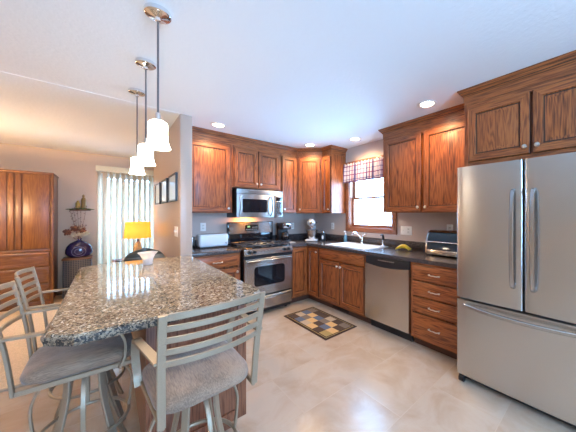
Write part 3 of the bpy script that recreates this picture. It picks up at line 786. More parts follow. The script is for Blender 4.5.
# ---- valance
M['val_w'] = translucent('sheer_plaid_cloth', (0.80, 0.74, 0.74), 0.35)
def plaid():
    m = bpy.data.materials.new('plaid_valance_cloth'); m.use_nodes = True; N = m.node_tree.nodes; L = m.node_tree.links
    N.remove(N['Principled BSDF'])
    tc = N.new('ShaderNodeTexCoord'); sp = N.new('ShaderNodeSeparateXYZ'); L.new(tc.outputs['UV'], sp.inputs[0])
    def stripe(out, freq, lo, ph=0.0):
        a = N.new('ShaderNodeMath'); a.operation = 'MULTIPLY_ADD'; a.inputs[1].default_value = freq; a.inputs[2].default_value = ph; L.new(out, a.inputs[0])
        f = N.new('ShaderNodeMath'); f.operation = 'FRACT'; L.new(a.outputs[0], f.inputs[0])
        g = N.new('ShaderNodeMath'); g.operation = 'LESS_THAN'; g.inputs[1].default_value = lo; L.new(f.outputs[0], g.inputs[0]); return g
    base = (0.62, 0.54, 0.58); cur = None
    def mixin(prev, fac, col, k):
        q = N.new('ShaderNodeMath'); q.operation = 'MULTIPLY'; q.inputs[1].default_value = k; L.new(fac.outputs[0], q.inputs[0])
        x = N.new('ShaderNodeMix'); x.data_type = 'RGBA'; L.new(q.outputs[0], x.inputs[0])
        if prev is None: x.inputs[6].default_value = (*base, 1)
        else: L.new(prev.outputs[2], x.inputs[6])
        x.inputs[7].default_value = (*col, 1); return x
    c = mixin(None, stripe(sp.outputs['X'], 8, .22), (.03, .03, .16), .85)
    c = mixin(c, stripe(sp.outputs['X'], 8, .12, .45), (.26, .03, .08), .85)
    c = mixin(c, stripe(sp.outputs['Y'], 2.2, .12, .2), (.16, .03, .14), .8)
    c = mixin(c, stripe(sp.outputs['Y'], 2.2, .08, .7), (.04, .04, .2), .75)
    c = mixin(c, stripe(sp.outputs['Y'], 1.0, .07, .0), (.25, .05, .08), .7)
    d = N.new('ShaderNodeBsdfDiffuse'); t_ = N.new('ShaderNodeBsdfTranslucent'); x = N.new('ShaderNodeMixShader'); x.inputs[0].default_value = .12
    L.new(c.outputs[2], d.inputs[0]); L.new(c.outputs[2], t_.inputs[0]); L.new(d.outputs[0], x.inputs[1]); L.new(t_.outputs[0], x.inputs[2]); L.new(x.outputs[0], N['Material Output'].inputs['Surface'])
    return m
t = thing('valance', 'red white and blue plaid cloth valance gathered over the sink window', 'curtain', (-.024, -.866, 1.880), RW)
m = MB(); nx, nz = 120, 8; Wv = .952; Hv = .305; grid = []
for i in range(nx + 1):
    u = i / nx; row = []
    for j in range(nz + 1):
        v = j / nz
        amp = .012 * (1 - v * .35)
        y = -.035 - amp * math.sin(u * 2 * PI * 13) - .006 * math.sin(u * 2 * PI * 5.3 + 1) - .01 * (1 - v)
        if v > .86: y = -.033 + (y + .033) * .6
        row.append(m.bm.verts.new((u * Wv, y, v * Hv + (.008 * math.sin(u * 2 * PI * 13) if j == nz else 0) - (.006 * math.cos(u * 2 * PI * 6.5) if j == 0 else 0))))
    grid.append(row)
uvl = m.bm.loops.layers.uv.new('UVMap')
for i in range(nx):
    for j in range(nz):
        f = m.bm.faces.new([grid[i][j], grid[i + 1][j], grid[i + 1][j + 1], grid[i][j + 1]])
        for lp, (a, b) in zip(f.loops, ((i, j), (i + 1, j), (i + 1, j + 1), (i, j + 1))): lp[uvl].uv = (a / nx, b / nz)
vo = m.build('cloth', plaid(), t, angle=180)
sm = vo.modifiers.new('thick', 'SOLIDIFY'); sm.thickness = .0015
m = MB(); m.cyl((.004, -.028, .288), (.948, -.028, .288), .006); m.build('rod', M['white'], t)

# ---------------------------------------------------------------- recessed lights
first = None
LP = [(-1.96, -.61, 'recessed ceiling light above the left wall cabinet beside the partition wall'), (-.60, -.656, 'recessed ceiling light in front of the diagonal corner cabinet'),
      (-.30, -1.34, 'small-looking recessed ceiling light above the sink window'), (-.616, -2.595, 'recessed ceiling light in front of the cabinet right of the window')]
for x, y, lab in LP + [(-2.5, -4.7, 'added unseen recessed ceiling light behind the viewer'), (-4.6, -3.4, 'added unseen recessed ceiling light behind the left stools')]:  # last two are out of view, added for warm light from behind
    if first is None:
        t = thing('recessed_light', lab, 'ceiling light', (x, y, H), 0, 'recessed ceiling lights')
        m = MB(); m.lathe([(.062, -.002), (.066, -.006), (.088, -.006), (.092, -.0005), (.062, -.0005)], (0, 0, 0), 32, cap=False); m.build('trim_ring', M['white'], t)
        m = MB(); m.lathe([(.062, -.003), (.05, -.0045), (.0, -.005)], (0, 0, 0), 24, cap=False); m.build('lens', M['can_glow'], t)
        l = bpy.data.lights.new('can_lamp', 'SPOT'); l.energy = 37; l.color = (1.0, .66, .34); l.spot_size = R(150); l.spot_blend = .6; l.shadow_soft_size = .05
        lo = bpy.data.objects.new('can_lamp', l); COL.objects.link(lo); lo.parent = t; lo.location = (0, 0, -.02)
        first = t
    else:
        c = copy_tree(first); c.location = (x, y, H); c['label'] = lab
t = thing('added_warm_globe', 'added unseen globe warming the living room from beyond the left edge', 'ceiling light', (-4.3, .95, H))  # unseen lamp added to warm the far wall and ceiling
m = MB(); m.lathe([(.06, -.0005), (.062, -.02), (.02, -.025)], (0, 0, 0), 32); m.build('canopy', M['nickel'], t)
m = MB(); m.cyl((0, 0, -.02), (0, 0, -.88), .006); m.build('rod', M['nickel'], t)
m = MB(); m.sphere((0, 0, -1.0), .13, n=24); m.build('globe', translucent('added_warm_glow', (.9, .8, .65), .7, (1.0, 0.70, 0.42), 50), t)
# ---------------------------------------------------------------- pendants
PL = [(-2.762, -2.172, 'nearest and largest-looking white bell glass pendant hanging over the island'),
      (-2.760, -1.574, 'middle one of three white bell glass pendants over the island'),
      (-2.770, -1.010, 'farthest white bell glass pendant over the island')]
first = None
for x, y, lab in PL:
    if first is None:
        t = thing('pendant_light', lab, 'pendant lamp', (x, y, H), 0, 'three pendants over the island')
        m = MB(); m.lathe([(.060, -.0005), (.061, -.003), (.061, -.022), (.057, -.026), (.050, -.028), (.014, -.036), (.012, -.05), (.006, -.054)], (0, 0, 0), 36); m.build('canopy', M['chrome'], t)
        m = MB(); m.cyl((0, 0, -.05), (0, 0, -.555), .005, n=10); m.build('rod', M['rod'], t)
        m = MB(); m.lathe([(.007, -.545), (.012, -.55), (.013, -.580), (.024, -.584), (.030, -.590), (.026, -.596)], (0, 0, 0), 20); m.build('socket_cap', M['nickel'], t)
        m = MB(); prof = [(.018, -.592), (.036, -.594), (.043, -.601), (.0445, -.625), (.044, -.655), (.046, -.69), (.051, -.715), (.059, -.735), (.057, -.736), (.048, -.715), (.043, -.69), (.041, -.655), (.041, -.625), (.039, -.605), (.018, -.596)]
        m.lathe(prof, (0, 0, 0), 36, cap=False); m.build('glass_shade', M['pendant_glass'], t, angle=60)
        m = MB(); m.sphere((0, 0, -.645), .024, sc=(1, 1, 1.2)); m.build('bulb', plain('bulb_glow', (1, 1, 1), .5, emit=(1, .85, .62), es=40), t)
        l = bpy.data.lights.new('pendant_lamp', 'POINT'); l.energy = 5; l.color = (1.0, .74, .48); l.shadow_soft_size = .03
        lo = bpy.data.objects.new('pendant_lamp', l); COL.objects.link(lo); lo.parent = t; lo.location = (0, 0, -.715)
        first = t
    else:
        c = copy_tree(first); c.location = (x, y, H); c['label'] = lab

# ---------------------------------------------------------------- island
t = thing('kitchen_island', 'island with a speckled granite top and dark oak base, stools around it', 'kitchen island', (-2.71, -1.6, 0))
def wpoly(m, pts, z0, z1): m.prism([(x + 2.71, y + 1.6) for x, y in pts], z0, z1)
m = MB(); pts = [(-3.10, -2.50), (-2.30, -2.50), (-2.287, -2.487), (-2.287, -.703), (-3.02, -.703), (-3.145, -.81), (-3.14, -2.485)]
ISL = [(-3.055, -2.475), (-2.37, -2.475), (-2.285, -2.40), (-2.285, -.703), (-3.0, -.703), (-3.14, -.80), (-3.14, -2.40)]
m.prism([(x + 2.71, y + 1.6) for x, y in ISL], .877, .915)
bmesh.ops.bevel(m.bm, geom=[e for e in m.bm.edges if all(v.co.z > .9 for v in e.verts)], offset=.007, segments=3, affect='EDGES')
top = m.build('granite_top', M['granite'], t)
# chiselled edge strip: irregular rock-face skirt just under the polished top
m = MB(); loop = ISL
ptsl = []
for i in range(len(ISL)):
    a, b = Vector(loop[i]), Vector(loop[(i + 1) % len(ISL)]); n = max(2, int((b - a).length / .012)); nn = Vector(((b - a).y, -(b - a).x)).normalized()
    for k in range(n): ptsl.append((a + (b - a) * k / n, nn))
rows = []
for j, z in enumerate((.908, .900, .891, .883, .876)):
    rows.append([m.bm.verts.new((p.x + 2.71 + nn.x * (.0012 + random.random() * .0045 * (j in (1, 2, 3))), p.y + 1.6 + nn.y * (.0012 + random.random() * .0045 * (j in (1, 2, 3))), z)) for p, nn in ptsl])
inner = [m.bm.verts.new((p.x + 2.71 - nn.x * .03, p.y + 1.6 - nn.y * .03, .876)) for p, nn in ptsl]
rows.append(inner); Ln = len(ptsl)
for a, b in zip(rows, rows[1:]):
    for i in range(Ln): m.bm.faces.new([a[i], a[(i + 1) % Ln], b[(i + 1) % Ln], b[i]])
m.build('chiselled_edge', M['granite_rough'], top, angle=10)
bx0, bx1, by0, by1 = -2.82 + 2.71, -2.315 + 2.71, -2.25 + 1.6, -.71 + 1.6
m = MB(); m.box(bx0, bx1, by0, by1, .10, .8755); m.box(bx0 + .03, bx1 - .06, by0 + .07, by1, 0, .10); base = m.build('base', M['dark_oak'], t)
m = MB()
for x in (bx0 - .004, bx1 - .05): m.box(x, x + .054, by0 - .012, by0 - .0005, .10, .874, .003)
m.box(bx0 + .05, bx1 - .05, by0 - .012, by0 - .0005, .10, .16, .003); m.box(bx0 + .05, bx1 - .05, by0 - .012, by0 - .0005, .81, .874, .003)
m.build('end_panel_frame', M['dark_oak'], base)

# ---------------------------------------------------------------- bar stools (face local +y)
def make_stool(label, loc, rz):
    t = thing('bar_stool', label, 'bar stool', loc, rz, 'swivel stools at the island')
    # seat cushion
    m = MB(); n = 14; a0 = .205; rows = []
    def se(u, k=5.5): return math.copysign(abs(u) ** (2 / k), u)
    prof = [(.90, .0), (.985, .012), (1.0, .028), (.985, .045), (.93, .060), (.80, .070), (.55, .075), (.25, .077), (.02, .0775)]
    for s_, z in prof:
        rows.append([m.bm.verts.new((a0 * s_ * se(math.cos(2 * PI * i / 40)) * (.92 + .08 * math.sin(2 * PI * i / 40)), -.005 + .20 * s_ * se(math.sin(2 * PI * i / 40)), .614 + z - .010 * (abs(math.sin(2 * PI * i / 40)) ** 3) * s_ * (z > .03))) for i in range(40)])
    for a, b in zip(rows, rows[1:]):
        for i in range(40): m.bm.faces.new([a[i], a[(i + 1) % 40], b[(i + 1) % 40], b[i]])
    m.bm.faces.new(rows[0][::-1]); m.bm.faces.new(rows[-1]); m.build('seat', M['fabric'], t, angle=60)
    # seat frame: flat bar ring below the cushion
    m = MB(); z = .606
    for x in (-1, 1): m.sweep([(x * .172, -.212, z), (x * .192, .185, z)], 0, sec=(.007, .011), up=(0, 0, 1))
    m.box(-.192, .192, .178, .190, z - .0119, z + .0099, .003); m.box(-.175, .175, -.08, .07, z - .010, z + .008, .003)
    m.build('seat_frame', M['powder'], t)
    # back: posts, slats
    for s_ in (-1, 1):
        m = MB(); m.sweep(smooth_path([(s_ * .175, -.210, .604), (s_ * .176, -.214, .66), (s_ * .179, -.230, .80), (s_ * .181, -.252, .92), (s_ * .182, -.273, 1.025)], 4), 0, sec=(.0135, .006), up=(0, 1, 0))
        m.build('back_post', M['powder'], t)
    zs = [1.013, .973, .930, .887, .843]
    for k, zz in enumerate(zs):
        u = (zz - .80) / .245; yb = -.230 - .044 * u; pts = []
        for i in range(13):
            v = i / 12 * 2 - 1; pts.append((v * .177, yb - .035 * (1 - v * v), zz + .006 * (1 - v * v) * (k == 0)))
        m = MB(); m.sweep(pts, 0, sec=(.0045, .0125 if k == 0 else .0105), up=(0, 0, 1)); m.build('back_slat', M['powder'], t)
    # arms: curve forward then sweep down to the seat frame
    for s_ in (-1, 1):
        m = MB()
        top_ = smooth_path([(s_ * .186, -.238, .852), (s_ * .198, -.13, .848), (s_ * .212, .0, .842), (s_ * .215, .08, .830), (s_ * .214, .125, .795)], 5)
        low_ = smooth_path([(s_ * .214, .125, .795), (s_ * .212, .150, .73), (s_ * .206, .150, .65), (s_ * .202, .13, .600)], 5)
        pts = top_ + low_[1:]; rings = []
        T = frames(pts)
        for p, tt in zip(pts, T):
            side = Vector((1, 0, 0)); side = (side - tt * side.dot(tt)).normalized(); up_ = tt.cross(side)
            rings.append([m.bm.verts.new(p + side * a + up_ * b) for a, b in ((-.015, -.005), (.015, -.005), (.015, .005), (-.015, .005))])
        for a, b in zip(rings, rings[1:]):
            for j in range(4): m.bm.faces.new([a[j], a[(j + 1) % 4], b[(j + 1) % 4], b[j]])
        m.bm.faces.new(rings[0][::-1]); m.bm.faces.new(rings[-1]); m.build('arm', M['powder'], t)
    # four flared legs, a foot ring and C-shaped braces
    for k in range(4):
        a = R(45 + 90 * k); c, s_ = math.cos(a), math.sin(a)
        pr = [(.085, .592), (.088, .50), (.100, .41), (.128, .30), (.165, .19), (.205, .08), (.235, .006)]
        pts = smooth_path([(c * r, s_ * r, z) for r, z in pr], 4)
        m = MB(); m.sweep(pts, 0, sec=(.0155, .007), up=(c, s_, 0.15)); m.build('leg', M['powder'], t)
    m = MB(); m.sweep([(0.175 * math.cos(2 * PI * i / 40), .175 * math.sin(2 * PI * i / 40), .27) for i in range(40)], .0095, n=8, closed=True); m.build('foot_ring', M['powder'], t)
    for k in range(4):
        a = R(90 * k); c, s_ = math.cos(a), math.sin(a)
        pr = [(.09, .586), (.15, .53), (.185, .45), (.185, .36), (.175, .28)]
        m = MB(); m.sweep(smooth_path([(c * r, s_ * r, z) for r, z in pr], 4), 0, sec=(.009, .005), up=(c, s_, 0.15)); m.build('brace', M['powder'], t)
    m = MB(); m.cyl((0, 0, .580), (0, 0, .5955), .11, n=24); m.build('swivel_plate', M['powder'], t)
    return t
st = make_stool('bar stool in the foreground, its slatted back turned to the viewer at the island end', (-2.655, -2.522, 0), R(2))
for (x, y, rz, lab) in ((-3.050, -1.955, -PI / 2, 'nearer bar stool on the long left side of the island, cut by the left edge'),
                        (-3.052, -1.489, -PI / 2, 'farther bar stool on the long left side of the island, behind another stool')):
    c = copy_tree(st); c.location = (x, y, 0); c.rotation_euler = (0, 0, rz); c['label'] = lab

# ---------------------------------------------------------------- candle bowl on the island
t = thing('candle_holder', 'flared clear glass bowl with a lit candle on the granite island', 'candle', (-2.695, -1.02, .9155))
m = MB(); m.lathe([(.004, .0), (.034, .0), (.038, .006), (.036, .03), (.042, .055), (.056, .085), (.076, .108), (.073, .108), (.053, .086), (.038, .056), (.030, .030), (.004, .026)], (0, 0, 0), 28, cap=False)
m.build('glass_bowl', translucent('frosted_white_glass', (.86, .84, .84), .6), t, angle=60)
m = MB(); m.lathe([(.024, .032), (.026, .033), (.032, .058), (.004, .060)], (0, 0, 0), 20); ca = m.build('candle', plain('cream_wax', (.85, .75, .6), .5, emit=(1, .75, .5), es=.5), t)
m = MB(); m.sphere((0, 0, .075), .006, sc=(1, 1, 1.9), n=8); m.build('flame', plain('flame', (1, .6, .2), .5, emit=(1, .7, .35), es=120), ca)

# ---------------------------------------------------------------- rug
t_cols = {'n': (.045, .022, .013), 'k': (.075, .045, .030), 'b': (.10, .13, .20), 'g': (.19, .15, .12), 'o': (.36, .26, .10), 't': (.62, .40, .18), 'c': (.46, .36, .25)}
keys = list(t_cols); mats = [plain('rug_yarn_' + n_, t_cols[k], .95, noise=.2, nscale=90, bump=.5, bscale=300) for k, n_ in zip(keys, ('espresso', 'brown', 'blue', 'taupe', 'olive', 'gold', 'cream'))]
m = MB(); w_, l_ = .50, .87
m.box(0, w_, 0, l_, 0.0008, .007, .002, 0)
m.box(.028, w_ - .028, .028, l_ - .028, .007, .0078, 0, keys.index('o')); m.box(.036, w_ - .036, .036, l_ - .036, .0078, .0084, 0, 0)
pat = ['otkg', 'kbtk', 'tkgc', 'ctbk', 'bgtk', 'kcbg']
cw = (w_ - .10) / 4; cl = (l_ - .10) / 6
for j, row in enumerate(pat):
    for i, ch in enumerate(row): m.box(.05 + i * cw, .05 + (i + 1) * cw, .05 + j * cl, .05 + (j + 1) * cl, .0084, .0092, 0, keys.index(ch))
o = m.build('rug', mats, loc=(-1.212, -1.752, 0)); tag(o, 'small checkered brown gold and blue mat on the tile floor before the sink', 'rug')

# ---------------------------------------------------------------- counter things
t = thing('toaster', 'long pale shiny toaster on the countertop left of the range', 'toaster', (-1.895, -.17, .9155))
M['toast'] = plain('steel_with_blue_reflection', (.66, .76, .82), .2, coat=.3)  # steel body, its pale blue reflection put into the base colour
m = MB(); m.box(-.185, .185, -.085, .085, .014, .185, .028, 0, 4); b_ = m.build('body', M['toast'], t)
m = MB(); m.box(-.15, .15, -.045, -.02, .1845, .187); m.box(-.15, .15, .02, .045, .1845, .187); m.build('slot', M['black'], b_)
m = MB(); m.box(-.18, .18, -.08, .08, .0, .016, .006); m.build('base', M['black'], t)
m = MB(); m.box(.1855, .205, -.02, .02, .10, .118, .004); m.build('lever', M['black'], t)
m = MB(); m.lathe([(.012, 0), (.012, .012), (.003, .014)], (.15, -.0855, .06), 12, axis='Y'); m.build('dial', M['chrome'], t)

t = thing('bottle', 'dark bottle half hidden by the partition wall end beside the toaster', 'bottle', (-2.20, -.14, .9155))
m = MB(); m.lathe([(.034, 0), (.036, .01), (.036, .16), (.028, .20), (.014, .23), (.013, .27)], (0, 0, 0), 20); m.build('glass', plain('dark_green_glass', (.01, .015, .012), .08), t)
m = MB(); m.lathe([(.016, .2705), (.016, .30), (.004, .302)], (0, 0, 0), 14); m.build('cap', M['black'], t)
t = thing('canister', 'small steel canister between dark bottle and toaster', 'canister', (-2.135, -.12, .9155))
m = MB(); m.lathe([(.028, 0), (.030, .004), (.030, .13)], (0, 0, 0), 20); m.build('body', M['steel_dark'], t)
m = MB(); m.lathe([(.031, .1305), (.031, .15), (.008, .155), (.008, .168), (.003, .170)], (0, 0, 0), 20); m.build('lid', M['steel_dark'], t)

t = thing('coffee_maker', 'black drip coffee maker with a steel top right of the range', 'coffee maker', (-.795, -.20, .9155))
m = MB(); m.box(-.085, .085, -.11, .09, 0, .03, .008); m.box(-.085, .085, .015, .09, .03, .27, .010); m.box(-.085, .085, -.10, .09, .205, .315, .014, 0); m.build('body', M['black'], t)
m = MB(); m.box(-.075, .075, -.1035, -.1005, .225, .305, .001); fp = m.build('front_plate', M['steel_dark'], t)
m = MB(); m.lathe([(.026, 0), (.026, .004), (.020, .005)], (.02, -.104, .268), 18, axis='Y'); m.build('clock', M['black_gloss'], fp)
m = MB(); m.lathe([(.052, .0), (.062, .02), (.064, .07), (.050, .115), (.040, .135)], (0, -.045, .032), 24); cf = m.build('carafe', M['black_gloss'], t)
m = MB(); m.sweep(smooth_path([(0, -.095, .15), (0, -.13, .15), (0, -.135, .10), (0, -.108, .06)], 4), .007, n=8); m.build('carafe_handle', M['black'], cf)
m = MB(); m.lathe([(.053, .092), (.066, .094), (.066, .104), (.052, .105)], (0, -.045, 0), 24, cap=False); m.build('band', M['chrome'], cf)

t = thing('spoon_rest', 'flat pale tray in front of the coffee maker beside the range', 'tray', (-.82, -.42, .9155))
m = MB(); m.box(-.075, .075, -.055, .055, 0, .012, .005); m.box(-.062, .062, -.042, .042, .012, .0135, .001); m.build('tray', plain('tan_stoneware', (.42, .36, .31), .4), t)

M['mixer'] = plain('white_silver_enamel', (.62, .64, .66), .22, .35, coat=.4)
t = thing('stand_mixer', 'silver-white stand mixer with a steel bowl in the counter corner', 'mixer', (-.345, -.385, .9155), R(-45))
m = MB(); m.box(-.10, .10, -.14, .14, 0, .035, .014, 0, 3); m.build('base', M['mixer'], t)
m = MB(); m.sweep(smooth_path([(0, .10, .03), (0, .105, .12), (0, .10, .20), (0, .08, .26)], 4), [.052, .048, .044, .042, .042, .042, .044, .046, .05, .052, .054, .055, .055], n=16); m.build('column', M['mixer'], t)
m = MB(); m.sweep(smooth_path([(0, .15, .305), (0, .12, .31), (0, .04, .315), (0, -.06, .315), (0, -.14, .312), (0, -.165, .31)], 3), [.012, .03, .05, .058, .060, .062, .064, .065, .065, .066, .066, .064, .06, .05, .035, .015], n=20); hd = m.build('motor_head', M['mixer'], t)
m = MB(); m.lathe([(.028, 0), (.028, .012), (.02, .014)], (0, -.160, .312), 16, axis='Y'); m.build('hub_cap', M['chrome'], hd)
m = MB(); m.cyl((0, -.06, .25), (0, -.06, .215), .02); m.cyl((0, -.06, .215), (0, -.06, .12), .006); m.build('beater_shaft', M['chrome'], hd)
m = MB(); m.lathe([(.045, .036), (.050, .05), (.075, .08), (.092, .13), (.096, .19), (.099, .192), (.093, .188), (.089, .13), (.07, .085), (.02, .06)], (0, -.06, 0), 28, cap=False); m.build('bowl', M['chrome'], t, angle=60)
m = MB(); m.sphere((.068, .03, .31), .012); m.build('speed_knob', M['black'], hd)
m = MB()
for s_ in (-1, 1): m.sweep([(s_ * .045, .06, .18), (s_ * .115, -.02, .18), (s_ * .12, -.06, .18)], .008, n=8)
m.build('bowl_arms', M['mixer'], t)

t = thing('jar', 'black canister with a pale round label beside the stand mixer', 'jar', (-.235, -.545, .9155))
m = MB(); m.lathe([(.040, 0), (.043, .008), (.043, .12), (.034, .14)], (0, 0, 0), 24); b_ = m.build('body', M['black'], t)
m = MB(); m.lathe([(.030, .1405), (.030, .165), (.010, .170), (.008, .180)], (0, 0, 0), 20); m.build('lid', M['steel_dark'], t)
m = MB()
for i in range(9):
    pass
ang = R(225 - 8)
arc = [(.0436 * math.cos(ang + R(-24 + 6 * i)), .0436 * math.sin(ang + R(-24 + 6 * i))) for i in range(9)]
lo_, hi_ = [], []
for i, (x, y) in enumerate(arc):
    h_ = .032 * math.sqrt(max(0.02, 1 - ((i - 4) / 4) ** 2)); lo_.append(m.bm.verts.new((x, y, .065 - h_))); hi_.append(m.bm.verts.new((x, y, .065 + h_)))
for i in range(8): m.bm.faces.new([lo_[i], lo_[i + 1], hi_[i + 1], hi_[i]])
m.build('label', M['white'], b_)

t = thing('soap_bottle', 'small blue soap bottle with white pump at the sink corner', 'bottle', (-.085, -.93, .9155))
t.scale = (1.15, 1.15, 1.2)
m = MB(); m.lathe([(.026, 0), (.029, .006), (.029, .07), (.022, .09), (.012, .10)], (0, 0, 0), 20, sy=.75); m.build('body', plain('blue_soap', (.18, .42, .60), .15, trans=.4), t)
m = MB(); m.lathe([(.014, .1005), (.014, .115), (.005, .118), (.005, .14)], (0, 0, 0), 14); m.sweep([(.0, 0, .142), (-.035, -.01, .142), (-.042, -.012, .135)], [.007, .006, .004], n=8); m.build('pump', M['white'], t)

# bananas
def banana_mat():
    m, N, L, B = newmat('banana_skin'); tc = N.new('ShaderNodeTexCoord')
    n = N.new('ShaderNodeTexNoise'); n.inputs['Scale'].default_value = 40; n.inputs['Detail'].default_value = 4; L.new(tc.outputs['Object'], n.inputs['Vector'])
    r = ramp(N, [(.30, (.12, .06, .01)), (.38, (.62, .42, .02)), (.7, (.75, .58, .03))]); L.new(n.outputs['Fac'], r.inputs['Fac']); L.new(r.outputs['Color'], B.inputs['Base Color']); B.inputs['Roughness'].default_value = .45
    return m
bmat = [banana_mat(), plain('banana_tip', (.05, .03, .015), .7)]
t = thing('banana_bunch', 'bunch of ripe yellow bananas lying on the dark countertop', 'bananas', (-.225, -2.09, .9155), RW + .25)
for k, (dy, hh, dx) in enumerate(((0.0, .040, 0), (-.034, .032, -.008), (.030, .024, .006))):
    pts = []
    for i in range(17):
        u = i / 16 * 2 - 1
        pts.append(Vector((u * .088 + dx * (1 + u), dy * (1 - .55 * max(0, u)) - .012 * u * u, .0185 + hh * (1 - u * u) - .006 * (abs(u) ** 6))))
    rr = [.005, .007, .011, .014, .0165, .018, .0185, .0185, .0185, .0185, .018, .017, .015, .012, .009, .0075, .007]
    m = MB(); m.sweep(pts, rr, n=7); 
    for f in m.bm.faces:
        c = f.calc_center_median()
        f.material_index = 1 if (c.x < -.084 or c.x > .086) else 0
    m.build('banana', bmat, t, angle=80)

# toaster oven (faces -X)
t = thing('toaster_oven', 'silver toaster oven with a slanted blue-black glass door next to the refrigerator', 'toaster oven', (-.03, -2.44, .9155), RW)
side = [(-.02, .012), (-.30, .012), (-.318, .03), (-.315, .10), (-.295, .18), (-.26, .245), (-.235, .262), (-.20, .268), (-.02, .268)]
m = MB(); m.prism_x([(y * 1.0 + .0, z) for y, z in side], .016, .444); m.build('body', plain('oven_shell', (.03, .035, .045), .3), t)
for x0 in (.0, .4445):
    m = MB(); m.prism_x([(y * 1.02, z * 1.01 if z > .02 else z) for y, z in side], x0, x0 + .0155); m.build('side_panel', M['steel_dark'], t)
m = MB(); m.prism_x([(-.10, .2685), (-.236, .2635), (-.262, .2475), (-.268, .254), (-.238, .276), (-.10, .276)], .0165, .4435); m.build('top_panel', M['steel_dark'], t)
m = MB(); m.prism_x([(-.319, .075), (-.298, .181), (-.262, .243), (-.268, .246), (-.304, .184), (-.325, .075)], .022, .438); gd = m.build('glass_door', plain('blue_black_glass', (.01, .025, .05), .06), t)
m = MB(); m.cyl((.03, -.345, .155), (.43, -.345, .155), .008); m.cyl((.05, -.345, .155), (.05, -.312, .15), .006); m.cyl((.41, -.345, .155), (.41, -.312, .15), .006); m.build('door_handle', M['chrome'], gd)
m = MB(); m.box(.0165, .4435, -.330, -.3185, .018, .070, .004); m.build('lower_trim', M['steel_dark'], t)
for x in (.04, .42):
    for y in (-.27, -.06):
        m = MB(); m.lathe([(.012, 0), (.012, .013)], (x, y, 0), 10); m.build('foot', M['black'], t)

# ---------------------------------------------------------------- pictures on the partition
M['print'] = plain('pale_print_with_reflection', (.74, .80, .84), .08, noise=.15, nscale=4)  # pale print, with the bluish white reflection put into its colour
for y0, lab in ((-.58, 'black framed pale picture on the partition wall, nearest to its end'), (.0, 'middle black framed picture on the partition wall'), (.58, 'farthest black framed picture on the partition wall near the blinds')):
    t = thing('framed_picture', lab, 'picture', (-2.381, y0 + .45, 1.52), -PI / 2, 'three pictures in a row')
    # local x runs towards -Y, front towards -X
    m = MB(); m.rings_y(0, .44, 0, .315, [(0, -.0), (0, -.022), (.018, -.022), (.020, -.012)], 0, 0); m.build('frame', M['black'], t)
    m = MB(); m.box(.021, .419, -.0145, -.0125, .021, .294); m.build('print', M['print'], t)

# ---------------------------------------------------------------- patio door with vertical blinds
t = thing('vertical_blinds', 'cream vertical blinds hanging over the bright patio door', 'blinds', (-3.12, YF - .005, 0))
m = MB(); m.box(0, 1.75, -.13, -.001, 2.14, 2.235, .006); m.build('headrail', plain('cream_vinyl', (.72, .66, .50), .5), t)
m = MB(); n = 21
for i in range(n):
    cx = .045 + i * .083; th = R(50 + random.uniform(-5, 5)); k = 4; w2 = .045
    a_ = []; b_ = []
    for j in range(k + 1):
        s_ = (j / k * 2 - 1); bow = .006 * (1 - s_ * s_)
        x = cx + s_ * w2 * math.cos(th) - bow * math.sin(th); y = -.065 + s_ * w2 * math.sin(th) + bow * math.cos(th)
        a_.append(m.bm.verts.new((x, y, .03))); b_.append(m.bm.verts.new((x, y, 2.14)))
    for j in range(k): m.bm.faces.new([a_[j], a_[j + 1], b_[j + 1], b_[j]])
so = m.build('slats', M['blind'], t); md = so.modifiers.new('thick', 'SOLIDIFY'); md.thickness = .001
m = MB()
for a in ((-3.08, -3.02), (-2.32, -2.26), (-1.56, -1.5)): m.box(a[0], a[1], YF + .03, YF + .08, .0, 2.12, .004)
for z in ((.0, .09), (2.04, 2.12)): m.box(-3.02, -2.32, YF + .03, YF + .08, z[0], z[1]); m.box(-2.26, -1.56, YF + .03, YF + .08, z[0], z[1])
do = struct('door_1', m, M['white'])
m = MB(); m.box(-3.02, -2.32, YF + .05, YF + .056, .09, 2.04); m.box(-2.26, -1.56, YF + .05, YF + .056, .09, 2.04); struct('door_pane', m, M['pane'], do)

# patio floor; roof and wall are added to dim daylight at the glass door
m = MB(); m.box(-6.0, 1.0, YF + .13, 5.4, -0.10, -0.02); struct('floor_patio', m, plain('patio_concrete', (.28, .28, .28), .9))
m = MB(); m.box(-6.0, 1.0, YF + .13, 4.4, 2.42, 2.50); struct('ceiling_added_roof', m, plain('added_roof_white', (.7, .7, .68), .8))
m = MB(); m.box(-6.0, 1.0, 5.3, 5.4, -0.02, 2.3); struct('wall_added_screen', m, plain('added_screen_tan', (.36, .31, .27), .8))
# ---------------------------------------------------------------- armoire
t = thing('armoire', 'tall honey oak armoire with two doors above drawers on the far wall', 'armoire', (-4.315, YF - .02, .012))
aw, ah, ad = .745, 1.985, .51
m = MB(); m.box(.012, aw - .012, -ad, -.0, .05, ah - .03); m.build('body', M['arm_v'], t)
m = MB()
for x in (0, aw - .035): m.box(x, x + .035, -ad - .018, -ad, .0, ah - .012, .012, 0, 3)
m.box(.0, aw, -ad - .018, .0, ah - .034, ah, .012, 1, 3); m.box(.035, aw - .035, -ad - .012, -ad, .80, .838, .004, 1); m.box(.035, aw - .035, -ad - .012, -ad, .0, .07, .004, 1)
m.build('case_frame', [M['arm_v'], M['arm_h']], t)
for x0, x1 in ((.042, .300), (.445, .703)):
    m = MB(); m.box(x0, x1, -ad - .014, -ad - .0005, .845, ah - .045, .004); m.build('door', M['arm_v'], t)
for x0, x1 in ((.310, .366), (.379, .435)):
    m = MB(); m.box(x0, x1, -ad - .020, -ad - .0005, .845, ah - .045, .010, 0, 3); m.build('pull_stile', M['arm_v'], t)
